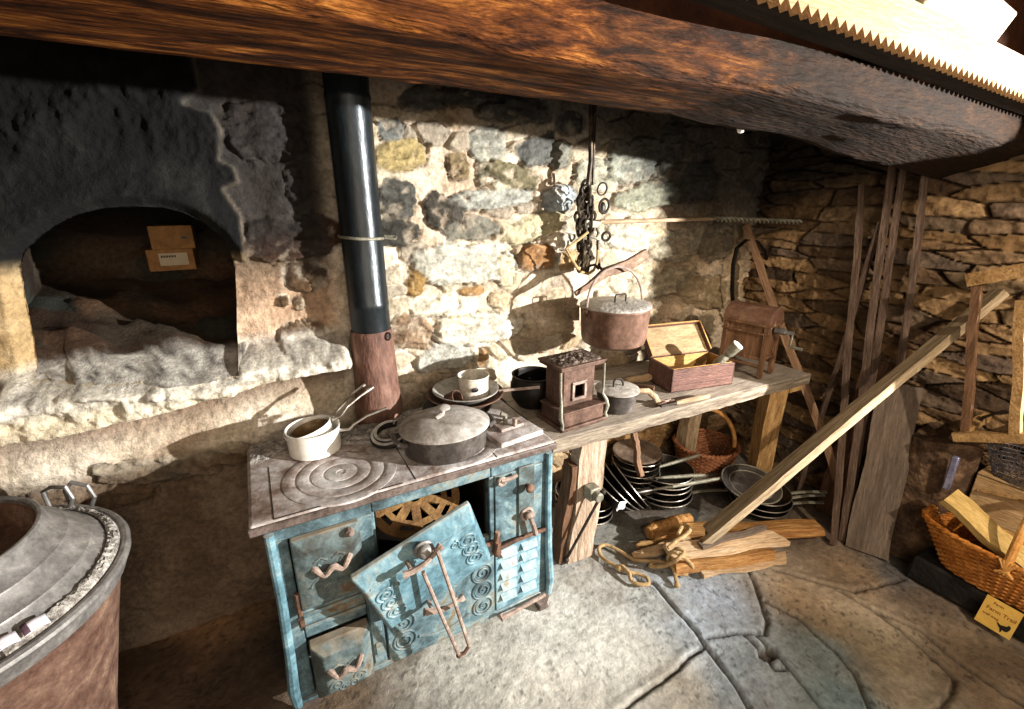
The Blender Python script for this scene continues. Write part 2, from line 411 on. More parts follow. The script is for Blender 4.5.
    C = C*(1-soot_shade[...,None])+sc*soot_shade[...,None]
    # browner towards the corner and under the bench
    br = np.maximum(sst(1.35,2.3,X)*.5, sst(.82,.6,Z)*sst(.2,.5,X)*.85)*(1-soot_shade)
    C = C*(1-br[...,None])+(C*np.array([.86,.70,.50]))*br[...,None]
    # open the oven mouth, snapping the edge to the arch
    ar = []
    for k in range(len(ARCH)):
        p, q = ARCH[k], ARCH[(k+1)%len(ARCH)]
        for t_ in np.linspace(0,1,20,endpoint=False): ar.append((p[0]+(q[0]-p[0])*t_, p[1]+(q[1]-p[1])*t_))
    ar = np.array(ar)
    fin = ina[:-1,:-1]&ina[1:,:-1]&ina[1:,1:]&ina[:-1,1:]
    keep = ~fin
    near = ina & (da < dx*2.2)
    ii = np.argwhere(near)
    X2 = X.copy(); Z2 = Z.copy()
    for (i,j) in ii:
        d = (ar[:,0]-X[i,j])**2+(ar[:,1]-Z[i,j])**2; k = d.argmin(); X2[i,j] = ar[k,0]; Z2[i,j] = ar[k,1]
    global HW
    HW = (xs, zs, h, C)
    P = np.stack([X2, WALLY-h, Z2], -1)
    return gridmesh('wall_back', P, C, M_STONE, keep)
wb = tag(back_wall(), 'rough rubble stone wall with pale mortar behind the stove and bench', 'wall', kind='structure')

def oven_chamber():
    n = 140
    dense = []
    for k in range(len(ARCH)):
        p, q = ARCH[k], ARCH[(k+1)%len(ARCH)]
        for t in range(8): dense.append((p[0]+(q[0]-p[0])*t/8, p[1]+(q[1]-p[1])*t/8))
    cx, cz = -.28, 1.33; rows = []
    hw = []
    for (x,z) in dense:
        i = int(round((x-HW[0][0])/.006)); j = int(round((z-HW[1][0])/.006)); hw.append((HW[2][i-1:i+2,j-1:j+2].mean(), HW[3][i,j]))
    for s in np.linspace(0,1,26):
        row = []
        for k_,(x,z) in enumerate(dense):
            y = WALLY-hw[k_][0]*(1-s)+.65*s
            ex = cx+(x-cx)*(1+.45*math.sin(min(s*2.2,PI/2))*(1 if z>1.14 else 1))
            ez = z+(.06*math.sin(min(s*3,PI/2)) if z > 1.3 else 0)
            fl = max(0, 1.20-z)/.1
            if z < 1.20: ez = z+min(1,fl)*.20*s
            row.append((ex,y,ez))
        rows.append(row)
    P = np.array(rows)
    last = P[-1].copy(); c = last.mean(0)
    for t in (.66,.33,.02): P = np.concatenate([P, (c+(last-c)*t)[None]+np.array([0,.05*(1-t),0])], 0)
    P = np.concatenate([P, P[:,:1]], 1)
    a = fbm(P[...,0]*9+P[...,1]*5, P[...,2]*9+P[...,1]*7, 5, 5, .6)-.5
    f1,f2,r1,r2 = vor(P[...,0]*6+P[...,1]*5.5, P[...,2]*9+P[...,1]*5, 12)
    dep = sst(0,.12,(P[...,1]-WALLY+.03))
    P[...,1] += .06*a*dep; P[...,2] += (.07*a+.025*(r1-.5))*dep; P[...,0] += .04*a*dep
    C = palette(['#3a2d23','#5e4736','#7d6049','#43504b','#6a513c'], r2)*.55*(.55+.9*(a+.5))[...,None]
    s_ = (P[...,1]-WALLY+.03)
    fr = sst(.055,.01,s_)*np.where(P[...,2] < 1.2, sst(.025,.005,s_), 1)
    hc = np.array([q_[1] for q_ in hw]); hc = np.concatenate([hc, hc[:1]],0); fc = np.broadcast_to(hc[None], P.shape)
    C = C*(1-fr[...,None])+fc*fr[...,None]
    fz = sst(.05,.02,P[...,1]-WALLY)*(P[...,2] < 1.19)
    fa = palette(['#5e5a55','#a39e96','#cdc8be','#dedad0'], np.clip(fbm(P[...,0]*40,P[...,1]*40,4,95)*1.8-.4,0,1))
    C = C*(1-fz[...,None])+fa*fz[...,None]
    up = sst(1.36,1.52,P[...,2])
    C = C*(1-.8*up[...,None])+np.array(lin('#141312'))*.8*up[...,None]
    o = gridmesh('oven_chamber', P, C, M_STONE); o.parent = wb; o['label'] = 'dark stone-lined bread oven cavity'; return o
oven_chamber()

def right_wall():
    d = .006
    ys = np.arange(.02, WALLY+.02, d); zs = np.arange(-.05, 2.45, d)
    Y, Z = np.meshgrid(ys, zs, indexing='ij')
    n1 = fbm(Y*3+9,Z*3,4,31); n2 = fbm(Y*12,Z*20,5,32); n3 = fbm(Y*50,Z*60,4,33)
    wy = Y+.05*(fbm(Y*5,Z*5,3,34)-.5); wz = Z+.05*(fbm(Y*4,Z*6,4,35)-.5)+.02*np.sin(Y*3)
    f1,f2,a,b = vor(wy/.30, wz/.062, 14)
    e = sst(.02,.09,f2-f1)
    C = palette(['#4d3e30','#6e573f','#8a6f4f','#a48660','#64554a','#7d6a52','#7f6342'], b)*(.6+.8*n2)[...,None]
    C = C*(.70+.30*e)[...,None]
    h = e*(.02+.03*(a-.3))+.05*(n2-.5)*e+.012*(n3-.5)-.018*(1-e)
    soot_shade = sst(1.42,1.60,Z-.26*(WALLY-Y)+.14*(n1-.5)+.08*(n2-.5))  # soot and the beam's shadow, painted above a sloping line
    C = C*(1-.9*soot_shade[...,None])+palette(['#0b0a0a','#171514','#2a2623'],np.clip(n2*1.3-.1,0,1))*.9*soot_shade[...,None]
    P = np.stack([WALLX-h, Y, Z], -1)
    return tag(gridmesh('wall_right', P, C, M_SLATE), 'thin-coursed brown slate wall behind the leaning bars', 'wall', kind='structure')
right_wall()

FCR = [[(653,582),(696,631),(705,645),(619,712)],[(600,560),(653,582)],[(705,636),(741,631),(766,634),(768,620),(755,582),(748,568),(700,570)],[(759,636),(787,663),(827,712)],[(741,631),(757,645),(775,668),(786,668)],
 [(800,618),(814,631),(836,650),(855,672),(873,712)],[(841,591),(873,609),(904,631),(936,659),(954,677),(950,695),(930,712)],[(873,609),(922,630),(968,668),(1024,705)],[(773,568),(841,588),(854,591),(904,577),(880,562)],
 [(766,600),(800,618)],[(705,645),(740,690),(752,712)]]
def floor():
    d = .007
    xs = np.arange(-1.65, WALLX+.03, d); ys = np.arange(-.6, WALLY+.03, d)
    X, Y = np.meshgrid(xs, ys, indexing='ij')
    n1 = fbm(X*3,Y*3,4,41); n2 = fbm(X*10,Y*10,5,42); n3 = fbm(X*45,Y*45,4,43)
    wx = X+.010*(n2-.5)*2; wy = Y+.010*(fbm(X*10,Y*10,4,44)-.5)*2
    cd = np.full(X.shape, 9.0)
    for pl in FCR:
        q = [tuple(onz(p[0],p[1],0))[:2] for p in pl]
        cd = np.minimum(cd, pdist(wx,wy,q))
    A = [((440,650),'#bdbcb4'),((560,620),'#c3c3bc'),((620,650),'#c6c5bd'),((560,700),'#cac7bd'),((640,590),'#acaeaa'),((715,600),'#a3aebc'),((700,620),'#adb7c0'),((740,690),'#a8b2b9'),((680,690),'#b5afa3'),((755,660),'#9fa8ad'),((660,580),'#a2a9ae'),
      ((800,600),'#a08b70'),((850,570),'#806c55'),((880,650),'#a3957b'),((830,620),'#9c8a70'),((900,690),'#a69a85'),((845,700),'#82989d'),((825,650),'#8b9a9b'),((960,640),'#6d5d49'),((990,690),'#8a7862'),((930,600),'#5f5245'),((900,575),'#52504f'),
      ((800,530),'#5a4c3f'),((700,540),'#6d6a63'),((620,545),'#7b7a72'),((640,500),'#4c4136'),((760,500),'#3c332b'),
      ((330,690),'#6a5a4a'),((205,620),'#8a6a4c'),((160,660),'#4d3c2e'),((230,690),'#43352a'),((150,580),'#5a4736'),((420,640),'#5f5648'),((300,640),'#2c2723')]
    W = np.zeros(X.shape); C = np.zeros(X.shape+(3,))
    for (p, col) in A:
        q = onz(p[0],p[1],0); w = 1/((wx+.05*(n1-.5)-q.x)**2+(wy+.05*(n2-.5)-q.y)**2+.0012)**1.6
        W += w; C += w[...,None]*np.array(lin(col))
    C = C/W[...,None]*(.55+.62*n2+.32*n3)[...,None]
    wrn = sst(1.75,2.0,X)
    dirt = np.clip(sst(.56,.72,fbm(X*4,Y*4,5,47,.6))*.7,0,1)
    C = C*(1-.5*dirt[...,None])+np.array(lin('#6b5a44'))*.5*dirt[...,None]*(.7+.6*n3)[...,None]
    sp = sst(.70,.78,fbm(X*70,Y*70,2,48))*sst(.4,.6,fbm(X*5,Y*5,3,49))
    C = C*(1-.55*sp[...,None])
    cr = sst(.009,.003,cd)
    C = C*(1-.75*cr[...,None])+np.array(lin('#3a3026'))*.75*cr[...,None]
    h = .012*(n1-.5)+.010*(n2-.5)+.004*(n3-.5)+.012*wrn*(fbm(X*8,Y*8,5,50,.65)-.5)
    h = h-.016*sst(.012,.003,cd)+.004*sst(.05,.02,cd)
    q = onz(768,652,0); pit = sst(.05,.03,np.hypot((X-q.x)*1.0,(Y-q.y)*1.6)+.02*(n2-.5))
    h -= .03*pit; C = C*(1-.7*pit[...,None])+np.array(lin('#5b4630'))*.7*pit[...,None]
    ston = sst(.45,.6,Y)
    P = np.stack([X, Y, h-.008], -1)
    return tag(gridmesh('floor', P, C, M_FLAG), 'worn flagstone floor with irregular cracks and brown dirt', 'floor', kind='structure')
floor()

M_PLAIN = mat('limewash_dark', ['#2a221b','#4a3b2d'], 5, bump=.4)
M_BEAM = mat('charred_oak', [(.30,'#1c0f08'),(.42,'#2f170a'),(.52,'#643818'),(.60,'#955c28'),(.72,'#c48a4a')], 4.5, (1.2,7,7), .85, 0, .8, 14, dist=.02, spec=.12, warp=.6)
M_SOOTWOOD = mat('sooty_board', ['#14110e','#2b2620','#3b342b'], 5, (1,9,9), .8, 0, .5, 20)
M_PINE = mat('pale_pine', ['#97704a','#ae8a60','#c2a278'], 4, (1.2,10,10), .7, 0, .25, 20)
# ceiling above the hearth and a limewashed wall out to the left, closing the room
tag(MB().bx(-1.65, WALLX+.1, -.6, WALLY+.1, 2.40, 2.46).build('ceiling', M_PLAIN, smooth=0), 'dark ceiling above the hearth', 'ceiling', kind='structure')
tag(MB().bx(-1.75, -1.65, -.6, WALLY+.1, -.05, 2.46).build('wall_left', M_PLAIN, smooth=0), 'dark wall at the end of the hearth', 'wall', kind='structure')

def char_dim(m):  # char plus painted shade: right end darkened to hold down the lamplight
    nt = m.node_tree; N = nt.nodes; L = nt.links
    b = next(n for n in N if n.type == 'BSDF_PRINCIPLED'); src = b.inputs['Base Color'].links[0].from_socket
    tc = N.new('ShaderNodeTexCoord'); sp = N.new('ShaderNodeSeparateXYZ'); L.new(tc.outputs['Object'], sp.inputs[0])
    n = N.new('ShaderNodeTexNoise'); n.inputs['Scale'].default_value = 6; n.inputs['Detail'].default_value = 6; L.new(tc.outputs['Object'], n.inputs[0])
    ad = N.new('ShaderNodeMath'); ad.operation = 'MULTIPLY_ADD'; L.new(n.outputs[0], ad.inputs[0]); ad.inputs[1].default_value = 1.3; L.new(sp.outputs[0], ad.inputs[2])
    mr = N.new('ShaderNodeMapRange'); mr.inputs[1].default_value = 1.0; mr.inputs[2].default_value = 1.8; mr.inputs[4].default_value = .94; L.new(ad.outputs[0], mr.inputs[0])
    mx = N.new('ShaderNodeMix'); mx.data_type = 'RGBA'; L.new(mr.outputs[0], mx.inputs[0]); L.new(src, mx.inputs[6]); mx.inputs[7].default_value = lin('#1d1712')+(1,)
    L.new(mx.outputs[2], b.inputs['Base Color'])
char_dim(M_BEAM)
def beam():
    rr = random.Random(3)
    def sec(x):
        t = min(max((x-1.0)/1.7,0),1)
        zb_b = 1.82+.004*math.sin(x*5)-.135*t**1.15+(0.012*math.sin(x*9) if x > 1 else 0)*.5
        zb_f = 1.815-.045*t+.004*math.sin(x*7)
        zt = 1.905-.02*t+.004*math.sin(x*6+1)
        return zb_b, zb_f, zt
    nu = 150
    P = []
    xs = np.linspace(-1.66, WALLX+.02, nu)
    ring = []
    for x in xs:
        b,f,t = sec(x); r = []
        yb, yf = 1.03+.012*math.sin(x*4), .712+.008*math.sin(x*3.1)
        def seg(p,q,n): 
            for k in range(n): r.append((p[0]+(q[0]-p[0])*k/n, p[1]+(q[1]-p[1])*k/n))
        c = .018
        seg((yf+c,f),(yb-c,b),16); seg((yb-c,b),(yb,b+c),2); seg((yb,b+c),(yb,t),6); seg((yb,t),(yf,t),4); seg((yf,t),(yf,f+c),9); seg((yf,f+c),(yf+c,f),3)
        ring.append([(x,y,z) for (y,z) in r])
    P = np.array(ring); n = P.shape[1]
    N = fbm(P[...,0]*4,P[...,1]*16+P[...,2]*16,5,77,.6)-.5; K = fbm(P[...,0]*1.6+4,P[...,1]*5+P[...,2]*7,4,78)-.5
    P[...,2] += .012*N+.012*K; P[...,1] += .010*N
    m = MB()
    m.add(P.reshape(-1,3).tolist(), [(i*n+j, i*n+(j+1)%n, (i+1)*n+(j+1)%n, (i+1)*n+j) for i in range(nu-1) for j in range(n)])
    m.f.append(list(range(n))); m.f.append([(nu-1)*n+j for j in range(n)])
    o = m.build('beam', M_BEAM, smooth=50)
    return tag(o, 'massive hewn oak chimney beam spanning above the stove and bench', 'beam', kind='structure')
beam()
# shelf board on the beam with its saw-toothed pine edging
sh = thing('mantel_shelf', 'sooty mantel shelf with pale saw-toothed pine edging on the beam', 'shelf', (1.2,.66,1.90))
def zed(x): return 1.925-.046*(x-.785)/1.2
m = MB(sh); m.add([(x,y,zed(x)+dz) for dz in (.004,.03) for (x,y) in ((-1.64,.612),(WALLX-.05,.612),(WALLX-.05,.706),(-1.64,.706))], [(3,2,1,0),(4,5,6,7),(0,1,5,4),(1,2,6,5),(2,3,7,6),(3,0,4,7)])
m.build('shelf_board', M_SOOTWOOD, smooth=0, bevel=.004)
m = MB(sh)
def zed(x): return 1.925-.046*(x-.785)/1.2
tw = .030; n0 = int((WALLX-.06+.2)/tw)
prof = []
x = -.2
poly_top = []
for k in range(n0):
    xa = -.2+k*tw
    # each tooth is a little pentagon column; all one board
    for (u,v) in (((xa,zed(xa)),(xa+tw/2,zed(xa)-.017)),((xa+tw/2,zed(xa)-.017),(xa+tw,zed(xa+tw)))):
        a = [(u[0],.592,u[1]),(v[0],.592,v[1]),(v[0],.592,zed(v[0])+.075),(u[0],.592,zed(u[0])+.075)]
        b = [(p[0],.612,p[2]) for p in a]
        m.add(a+b, [(0,1,2,3),(7,6,5,4),(0,4,5,1),(3,2,6,7)])
m.build('sawtooth_edging', M_PINE, smooth=0)
M_CHALK = mat('chalky_stone', ['#a88c6a','#c4ae8e','#d3c6b0'], 9, bump=.7, bscale=30)
pb = thing('building_stone', 'pale chalky stone block resting on the shelf above the saw-toothed edging', 'stone', tuple(ony(965,8,.60)*1))
q0, q1, q2, q3 = ony(925,-30,.64), ony(1005,-40,.64), ony(985,24,.64), ony(915,2,.64)
m = MB(pb); m.prism([(q3.x,zed(q3.x)+.06),(q2.x,zed(q2.x)+.06),(q2.x+.12,2.06),(q3.x+.1,2.10),(q3.x-.02,2.0)], .615, .76)
m.build('block', M_CHALK, bevel=.012, smooth=30)
bulb = thing('pendant_bulb', 'tiny white bulb hanging from the back edge of the beam', 'lamp', tuple(ony(741,128,1.045)))
p = Vector(bulb.location)
M_WHITE = mat('white_plastic', ['#dedcd6','#f2f0ea'], 9, bump=0, rough=.4)
M_DARKIRON = mat('dark_iron', ['#17130f','#2b241d','#40352a'], 14, rough=.62, metal=.35, bump=.45, bscale=60, dist=.004)
MB(bulb).lathe([(0,-.016),(.008,-.013),(.012,-.003),(.010,.008),(.006,.014),(0,.016)], p, 16).build('bulb', M_WHITE)
MB(bulb).tube([p+V(0,0,.012), p+V(0,0,.03), p+V(.0,-.004,.05)], .0025, 6).build('cord', M_DARKIRON)
tag(MB().bx(-1.65, WALLX+.05, .80, .86, 1.925, 2.41).build('wall_chimney', mat('brown_breast', ['#2a150b','#47240f','#5c3116'], 6, bump=.4), smooth=0), 'dark brown chimney breast above the beam', 'wall', kind='structure')
# ------------------------------------------------------------------ materials of the things
M_BLUE = mat('worn_blue_enamel', [(.30,'#262724'),(.40,'#3b4b50'),(.50,'#566d75'),(.56,'#738689'),(.61,'#776c58'),(.70,'#523824')], 6, rough=.5, bump=.35, bscale=40, dist=.005, dust='#9a8f7e', dustamt=.55, warp=.4)
M_BLUEL = mat('brighter_blue_enamel', [(.30,'#36454a'),(.42,'#50707c'),(.52,'#6a8d9a'),(.59,'#879da2'),(.66,'#7f735e')], 6, rough=.42, bump=.3, bscale=40, dist=.005, dust='#bcb6a8', dustamt=.6, warp=.4)
M_BLUED = mat('grimy_blue_enamel', [(.30,'#2b2823'),(.42,'#444a47'),(.52,'#566669'),(.59,'#6b7471'),(.65,'#66523d')], 7, rough=.55, bump=.4, bscale=40, dist=.005, dust='#a08c72', dustamt=.6)
M_HOB = mat('dusty_iron_plate', [(.30,'#4c372b'),(.40,'#7c6a60'),(.50,'#a39a96'),(.64,'#cac7c5')], 7, rough=.65, bump=.35, bscale=60, dist=.004, metal=0, spec=.4)
M_HOBEDGE = mat('rusty_rim', ['#332a25','#574b45','#7d726d'], 8, rough=.6, bump=.4)
M_RUST = mat('rust', [(.3,'#2a1c15'),(.45,'#4d3629'),(.58,'#6a4f40'),(.7,'#8a7262')], 9, rough=.8, bump=.6, bscale=55, dist=.006)
M_RUSTL = mat('pale_rust', [(.3,'#574840'),(.45,'#827066'),(.58,'#a39287'),(.7,'#c2b5ac')], 12, rough=.75, bump=.5, bscale=60, dist=.004)
M_RUSTY_PIPE = mat('rusted_pipe_foot', [(.3,'#3f2a23'),(.45,'#63463b'),(.58,'#7b5d50'),(.7,'#97807a')], 9, (1,1,.35), rough=.7, bump=.4, bscale=50)
M_PIPE = mat('black_stovepipe', [(.3,'#14181b'),(.5,'#242b30'),(.7,'#39434a')], 4, (1,1,.4), rough=.33, metal=.55, bump=.12, bscale=30, spec=.6)
M_BLACK = mat('black_iron', ['#0d0b0a','#1c1815','#2c2520'], 10, rough=.45, metal=.5, bump=.25, bscale=60, dist=.003, spec=.6)
M_PAN = mat('worn_pan_iron', [(.3,'#0e0c0b'),(.5,'#1f1b18'),(.65,'#3a322b')], 9, rough=.36, metal=.6, bump=.2, bscale=50, dist=.003, spec=.6)
M_PANRIM = mat('bare_iron_edge', ['#5b524a','#8d857b','#b3aca2'], 12, rough=.35, metal=.8, bump=.1)
M_HANDLE = mat('grey_iron_handle', ['#57544b','#7d7a6c','#a5a290'], 9, rough=.55, metal=.3, bump=.3)
M_GREYPOT = mat('sooty_grey_iron', [(.3,'#25211e'),(.5,'#453f3b'),(.65,'#6a645f')], 9, rough=.55, metal=.25, bump=.35, bscale=60, dist=.003, spec=.5)
M_DUSTLID = mat('dusty_lid', [(.3,'#5f554b'),(.42,'#8a837b'),(.55,'#a9a5a0'),(.7,'#c4c1bd')], 6, rough=.75, bump=.25, bscale=70, dist=.003)
M_ENAMEL = mat('white_enamel', [(.28,'#b9a88c'),(.40,'#dcd8cf'),(.60,'#eeece6')], 5, rough=.25, bump=.05, spec=.5, grit=.15)
M_ENAMIN = mat('stained_enamel_inside', [(.3,'#4c3a26'),(.5,'#7c6241'),(.7,'#c5b594')], 6, rough=.45, bump=.2)
M_ALU = mat('dull_metal', ['#8d8478','#b7b0a4','#d3cec4'], 9, rough=.35, metal=.7, bump=.1)
M_COPPER = mat('copper_brown', [(.3,'#4a352c'),(.48,'#6f5547'),(.62,'#86695b'),(.74,'#a38d82')], 7, (1,1,.8), rough=.5, metal=.25, bump=.25, bscale=50, dist=.003)
M_ZINC = mat('grey_zinc', [(.3,'#454341'),(.45,'#72706e'),(.58,'#918e8b'),(.70,'#b5afa8')], 7, rough=.45, metal=.35, bump=.25, bscale=30, dist=.004)
M_CAULD = mat('rust_brown_boiler', [(.3,'#3c2a22'),(.42,'#5c4237'),(.54,'#745a4c'),(.62,'#8c7260'),(.72,'#a07c54')], 9, rough=.75, metal=.1, bump=.5, bscale=50, dist=.004)
M_OLDWOOD = mat('weathered_wood', [(.3,'#5d4a37'),(.45,'#8a745a'),(.58,'#ac977b'),(.7,'#c5b49b')], 5, (9,9,1), rough=.8, bump=.45, bscale=14, dist=.006)
M_OLDWOODX = mat('weathered_worktop', [(.3,'#332b24'),(.43,'#5c5145'),(.56,'#7d7263'),(.7,'#9a8f7e')], 5, (1,9,9), rough=.8, bump=.5, bscale=16, dist=.006, dust='#b9ada0', dustamt=.4)
M_YELWOOD = mat('honey_wood', [(.3,'#6b5232'),(.45,'#967448'),(.58,'#b08d5c'),(.7,'#c6a87c')], 5, (9,9,1), rough=.7, bump=.35, bscale=14)
M_PALEWOOD = mat('split_pale_wood', [(.3,'#8a6a49'),(.45,'#b99a75'),(.58,'#cfb594'),(.7,'#dcc9b0')], 5, (9,9,1), rough=.8, bump=.45, bscale=14, dist=.006)
M_ORWOOD = mat('orange_split_wood', [(.3,'#5d3d1f'),(.45,'#8f6335'),(.58,'#ac8049'),(.7,'#c4a172')], 5, (9,9,1), rough=.75, bump=.45, bscale=14)
M_GREYBOARD = mat('grey_brown_board', [(.3,'#4a3e34'),(.45,'#5c4f44'),(.6,'#6c5f52'),(.72,'#7d7063')], 4, (7,7,.8), rough=.85, bump=.35, bscale=12)
M_DARKWOOD = mat('brown_pole_wood', [(.3,'#352418'),(.5,'#573d29'),(.68,'#765640')], 5, (9,9,1), rough=.75, bump=.35, bscale=14)
M_BOXRED = mat('red_brown_box', [(.3,'#35221c'),(.46,'#553830'),(.6,'#66473d'),(.72,'#84685a')], 5, (2,9,9), rough=.6, bump=.25, bscale=16)
M_BOXIN = mat('yellow_box_lining', [(.3,'#74552c'),(.5,'#9f7a45'),(.7,'#b9955f')], 4, (2,8,8), rough=.7, bump=.15)
M_BOXLID = mat('dusty_lid_lining', [(.3,'#6b553a'),(.5,'#8d7656'),(.7,'#a89170')], 4, (2,8,8), rough=.7, bump=.15)
M_MILL = mat('brown_mill_wood', [(.3,'#42301f'),(.46,'#634731'),(.6,'#7a5b42'),(.72,'#927559')], 5, (8,8,1.2), rough=.6, bump=.25, bscale=16)
M_MILLTOP = mat('brown_mill_tin', [(.3,'#543a2c'),(.5,'#6e5040'),(.7,'#866a58')], 6, rough=.55, bump=.15)
M_WICK = mat('orange_willow', [(.3,'#6a3a12'),(.46,'#a3621f'),(.6,'#c4823a'),(.72,'#d9a25a')], 14, rough=.5, bump=.3)
M_WICKD = mat('brown_wicker', [(.3,'#5a3522'),(.5,'#8f5a3a'),(.7,'#b5805c')], 14, rough=.6, bump=.3)
M_WICKH = mat('pale_willow_rod', [(.3,'#b37b38'),(.5,'#d49a54'),(.7,'#e6b878')], 10, rough=.45, bump=.2)
M_ROPE = mat('hemp_rope', ['#7b6340','#a88c62','#c8ae84'], 40, rough=.95, bump=.8, bscale=120, dist=.004)
M_CARD = mat('brown_cardboard', ['#7d5834','#916a41','#a47c50'], 5, rough=.9, bump=.1)
M_PAPER = mat('paper', ['#cfc8d2','#e7e2ea'], 8, rough=.9, bump=0, grit=.08)
M_PAPERTAN = mat('buff_paper', ['#a99a82','#bcae98'], 8, rough=.9, bump=0, grit=.1)
M_PLUM = mat('plum_print', ['#4d3842','#5b434e'], 8, rough=.9, bump=0)
M_SIGN = mat('yellow_card', ['#bf9640','#cda650','#d8b462'], 6, rough=.7, bump=0, grit=.12)
M_INK = mat('black_ink', ['#17130f','#1f1a15'], 8, rough=.8, bump=0)
M_REDINK = mat('brown_red_ink', ['#7a3414','#8a3f1a'], 8, rough=.8, bump=0)
M_WIRE = mat('grey_wire', ['#4c4a52','#77757d'], 10, rough=.4, metal=.7, bump=0)
M_ASH = mat('ash_grit', [(.3,'#3f3a36'),(.48,'#8b8680'),(.62,'#c5c1ba'),(.74,'#e2dfd9')], 45, rough=.95, bump=1.0, bscale=90, dist=.01)
M_STUMP = mat('rough_bark', [(.3,'#281d15'),(.48,'#4d3a2a'),(.62,'#6f5843'),(.74,'#8d7660')], 11, rough=.9, bump=.9, bscale=28, dist=.02)
M_SLATEB = mat('dark_plinth', ['#0a0908','#151210','#221e1b'], 7, rough=.8, bump=.5)

# ------------------------------------------------------------------ kitchen range
X0, X1, Y0, Y1, ZT = -.116, .853, 1.228, 1.70, .78
st = thing('kitchen_range', 'worn blue enamel cast-iron kitchen range with its oven door hanging open', 'stove', ((X0+X1)/2,(Y0+Y1)/2,0))
yf = 1.24
m = MB(st)
# shell: sides (ogee), back, floor, inner partition
zc = .735
def ogee(xb, sgn):
    pr = [(0,.735),(0,.5),(.004,.35),(.012,.22),(.020,.14),(.012,.105),(-.01,.09)]
    outer = [(xb+sgn*a, z) for a,z in pr]; inner = [(xb-sgn*.02, .09),(xb-sgn*.02,.735)]
    return outer+inner
m.prism(ogee(-.088,-1), yf+.006, 1.67); m.prism(ogee(.842,1), yf+.006, 1.67)
m.bx(-.088,.842,1.65,1.675,.09,.735)
m.bx(-.08,.835,yf+.01,1.66,.085,.105)
m.bx(.195,.21,yf+.02,1.65,.1,.735); m.bx(.592,.607,yf+.02,1.65,.1,.735)
m.bx(.2,.6,yf+.02,1.65,.44,.455)
# front frame rails round the openings
m.bx(-.085,-.032,yf+.001,yf+.022,.106,.699); m.bx(.152,.199,yf+.001,yf+.022,.106,.699); m.bx(.592,.612,yf+.001,yf+.022,.41,.699); m.bx(.806,.845,yf+.001,yf+.022,.106,.699)
m.bx(-.087,.2,yf,yf+.022,.70,.746); m.bx(.2005,.5995,yf+.002,yf+.022,.702,.746); m.bx(.6,.847,yf,yf+.022,.70,.746)
m.bx(-.031,.151,yf,yf+.022,.335,.45); m.bx(-.031,.151,yf+.001,yf+.022,.106,.115)
m.bx(.2,.591,yf,yf+.022,.435,.465); m.bx(-.08,.84,yf-.002,yf+.022,.085,.105)
m.bx(-.03,.15,yf-.010,yf,.372,.386); m.bx(-.03,.15,yf-.010,yf,.42,.432)
m.build('body', M_BLUE, bevel=.004)
for xx, s in ((-.074,-1),(.832,1)):
    m = MB(st); m.tube([(xx,yf-.004,.735),(xx,yf-.006,.5),(xx+s*.006,yf-.010,.3),(xx+s*.014,yf-.016,.17),(xx+s*.010,yf-.012,.10)], [.013,.014,.015,.017,.013], 10); m.build('corner_moulding', M_BLUEL)
# hob
hob = MB(st).bx(X0,X1,Y0,Y1,ZT-.036,ZT).build('hob', M_HOB, bevel=.010, seg=3)
m = MB(st); m.bx(X0-.004,X1+.004,Y0-.006,Y0+.012,ZT-.032,ZT-.006); r_ = m.build('hob_rim', M_HOBEDGE, hob, bevel=.005)
def ringset(cx, cy, sx=1.0):
    for (ra, rb, nm) in ((.172,.135,'burner_ring'),(.131,.094,'burner_ring'),(.090,.053,'burner_ring'),(.049,0,'burner_lid')):
        z = ZT
        prof = [(ra,z-.004),(ra-.001,z+.0012),(ra-.003,z+.0016)]+([(rb+.003,z+.0022),(rb+.001,z+.0012),(rb,z-.004)] if rb else [(.016,z+.0022),(.013,z-.001),(0,z-.001)])
        MB(st).lathe([(r,zz) for r,zz in prof], (cx,cy,0), 72).build(nm, M_HOB, hob, smooth=30)
ringset(.145,1.385); ringset(.52,1.40)
for (a,b) in (((-.055,1.235),(-.055,1.53)),((-.055,1.235),(.30,1.235)),((.34,1.235),(.34,1.60)),((.62,1.23),(.62,1.62))):
    m = MB(st); m.tube([(a[0],a[1],ZT-.0005),(b[0],b[1],ZT-.0005)], .0018, 6); m.build('plate_seam', M_DARKIRON, hob)
# legs
for (lx, ly) in ((-.06,yf+.02),(.83,yf+.02),(-.06,1.63),(.83,1.63)):
    s = -1 if lx < .3 else 1
    m = MB(st); m.prism([(lx-s*.07,.095),(lx+s*.02,.095),(lx+s*.026,.06),(lx+s*.018,.03),(lx+s*.03,0),(lx-s*.02,0),(lx-s*.02,.03),(lx-s*.04,.06)], ly-.02, ly+.02)
    m.build('leg', M_HOBEDGE, bevel=.004)
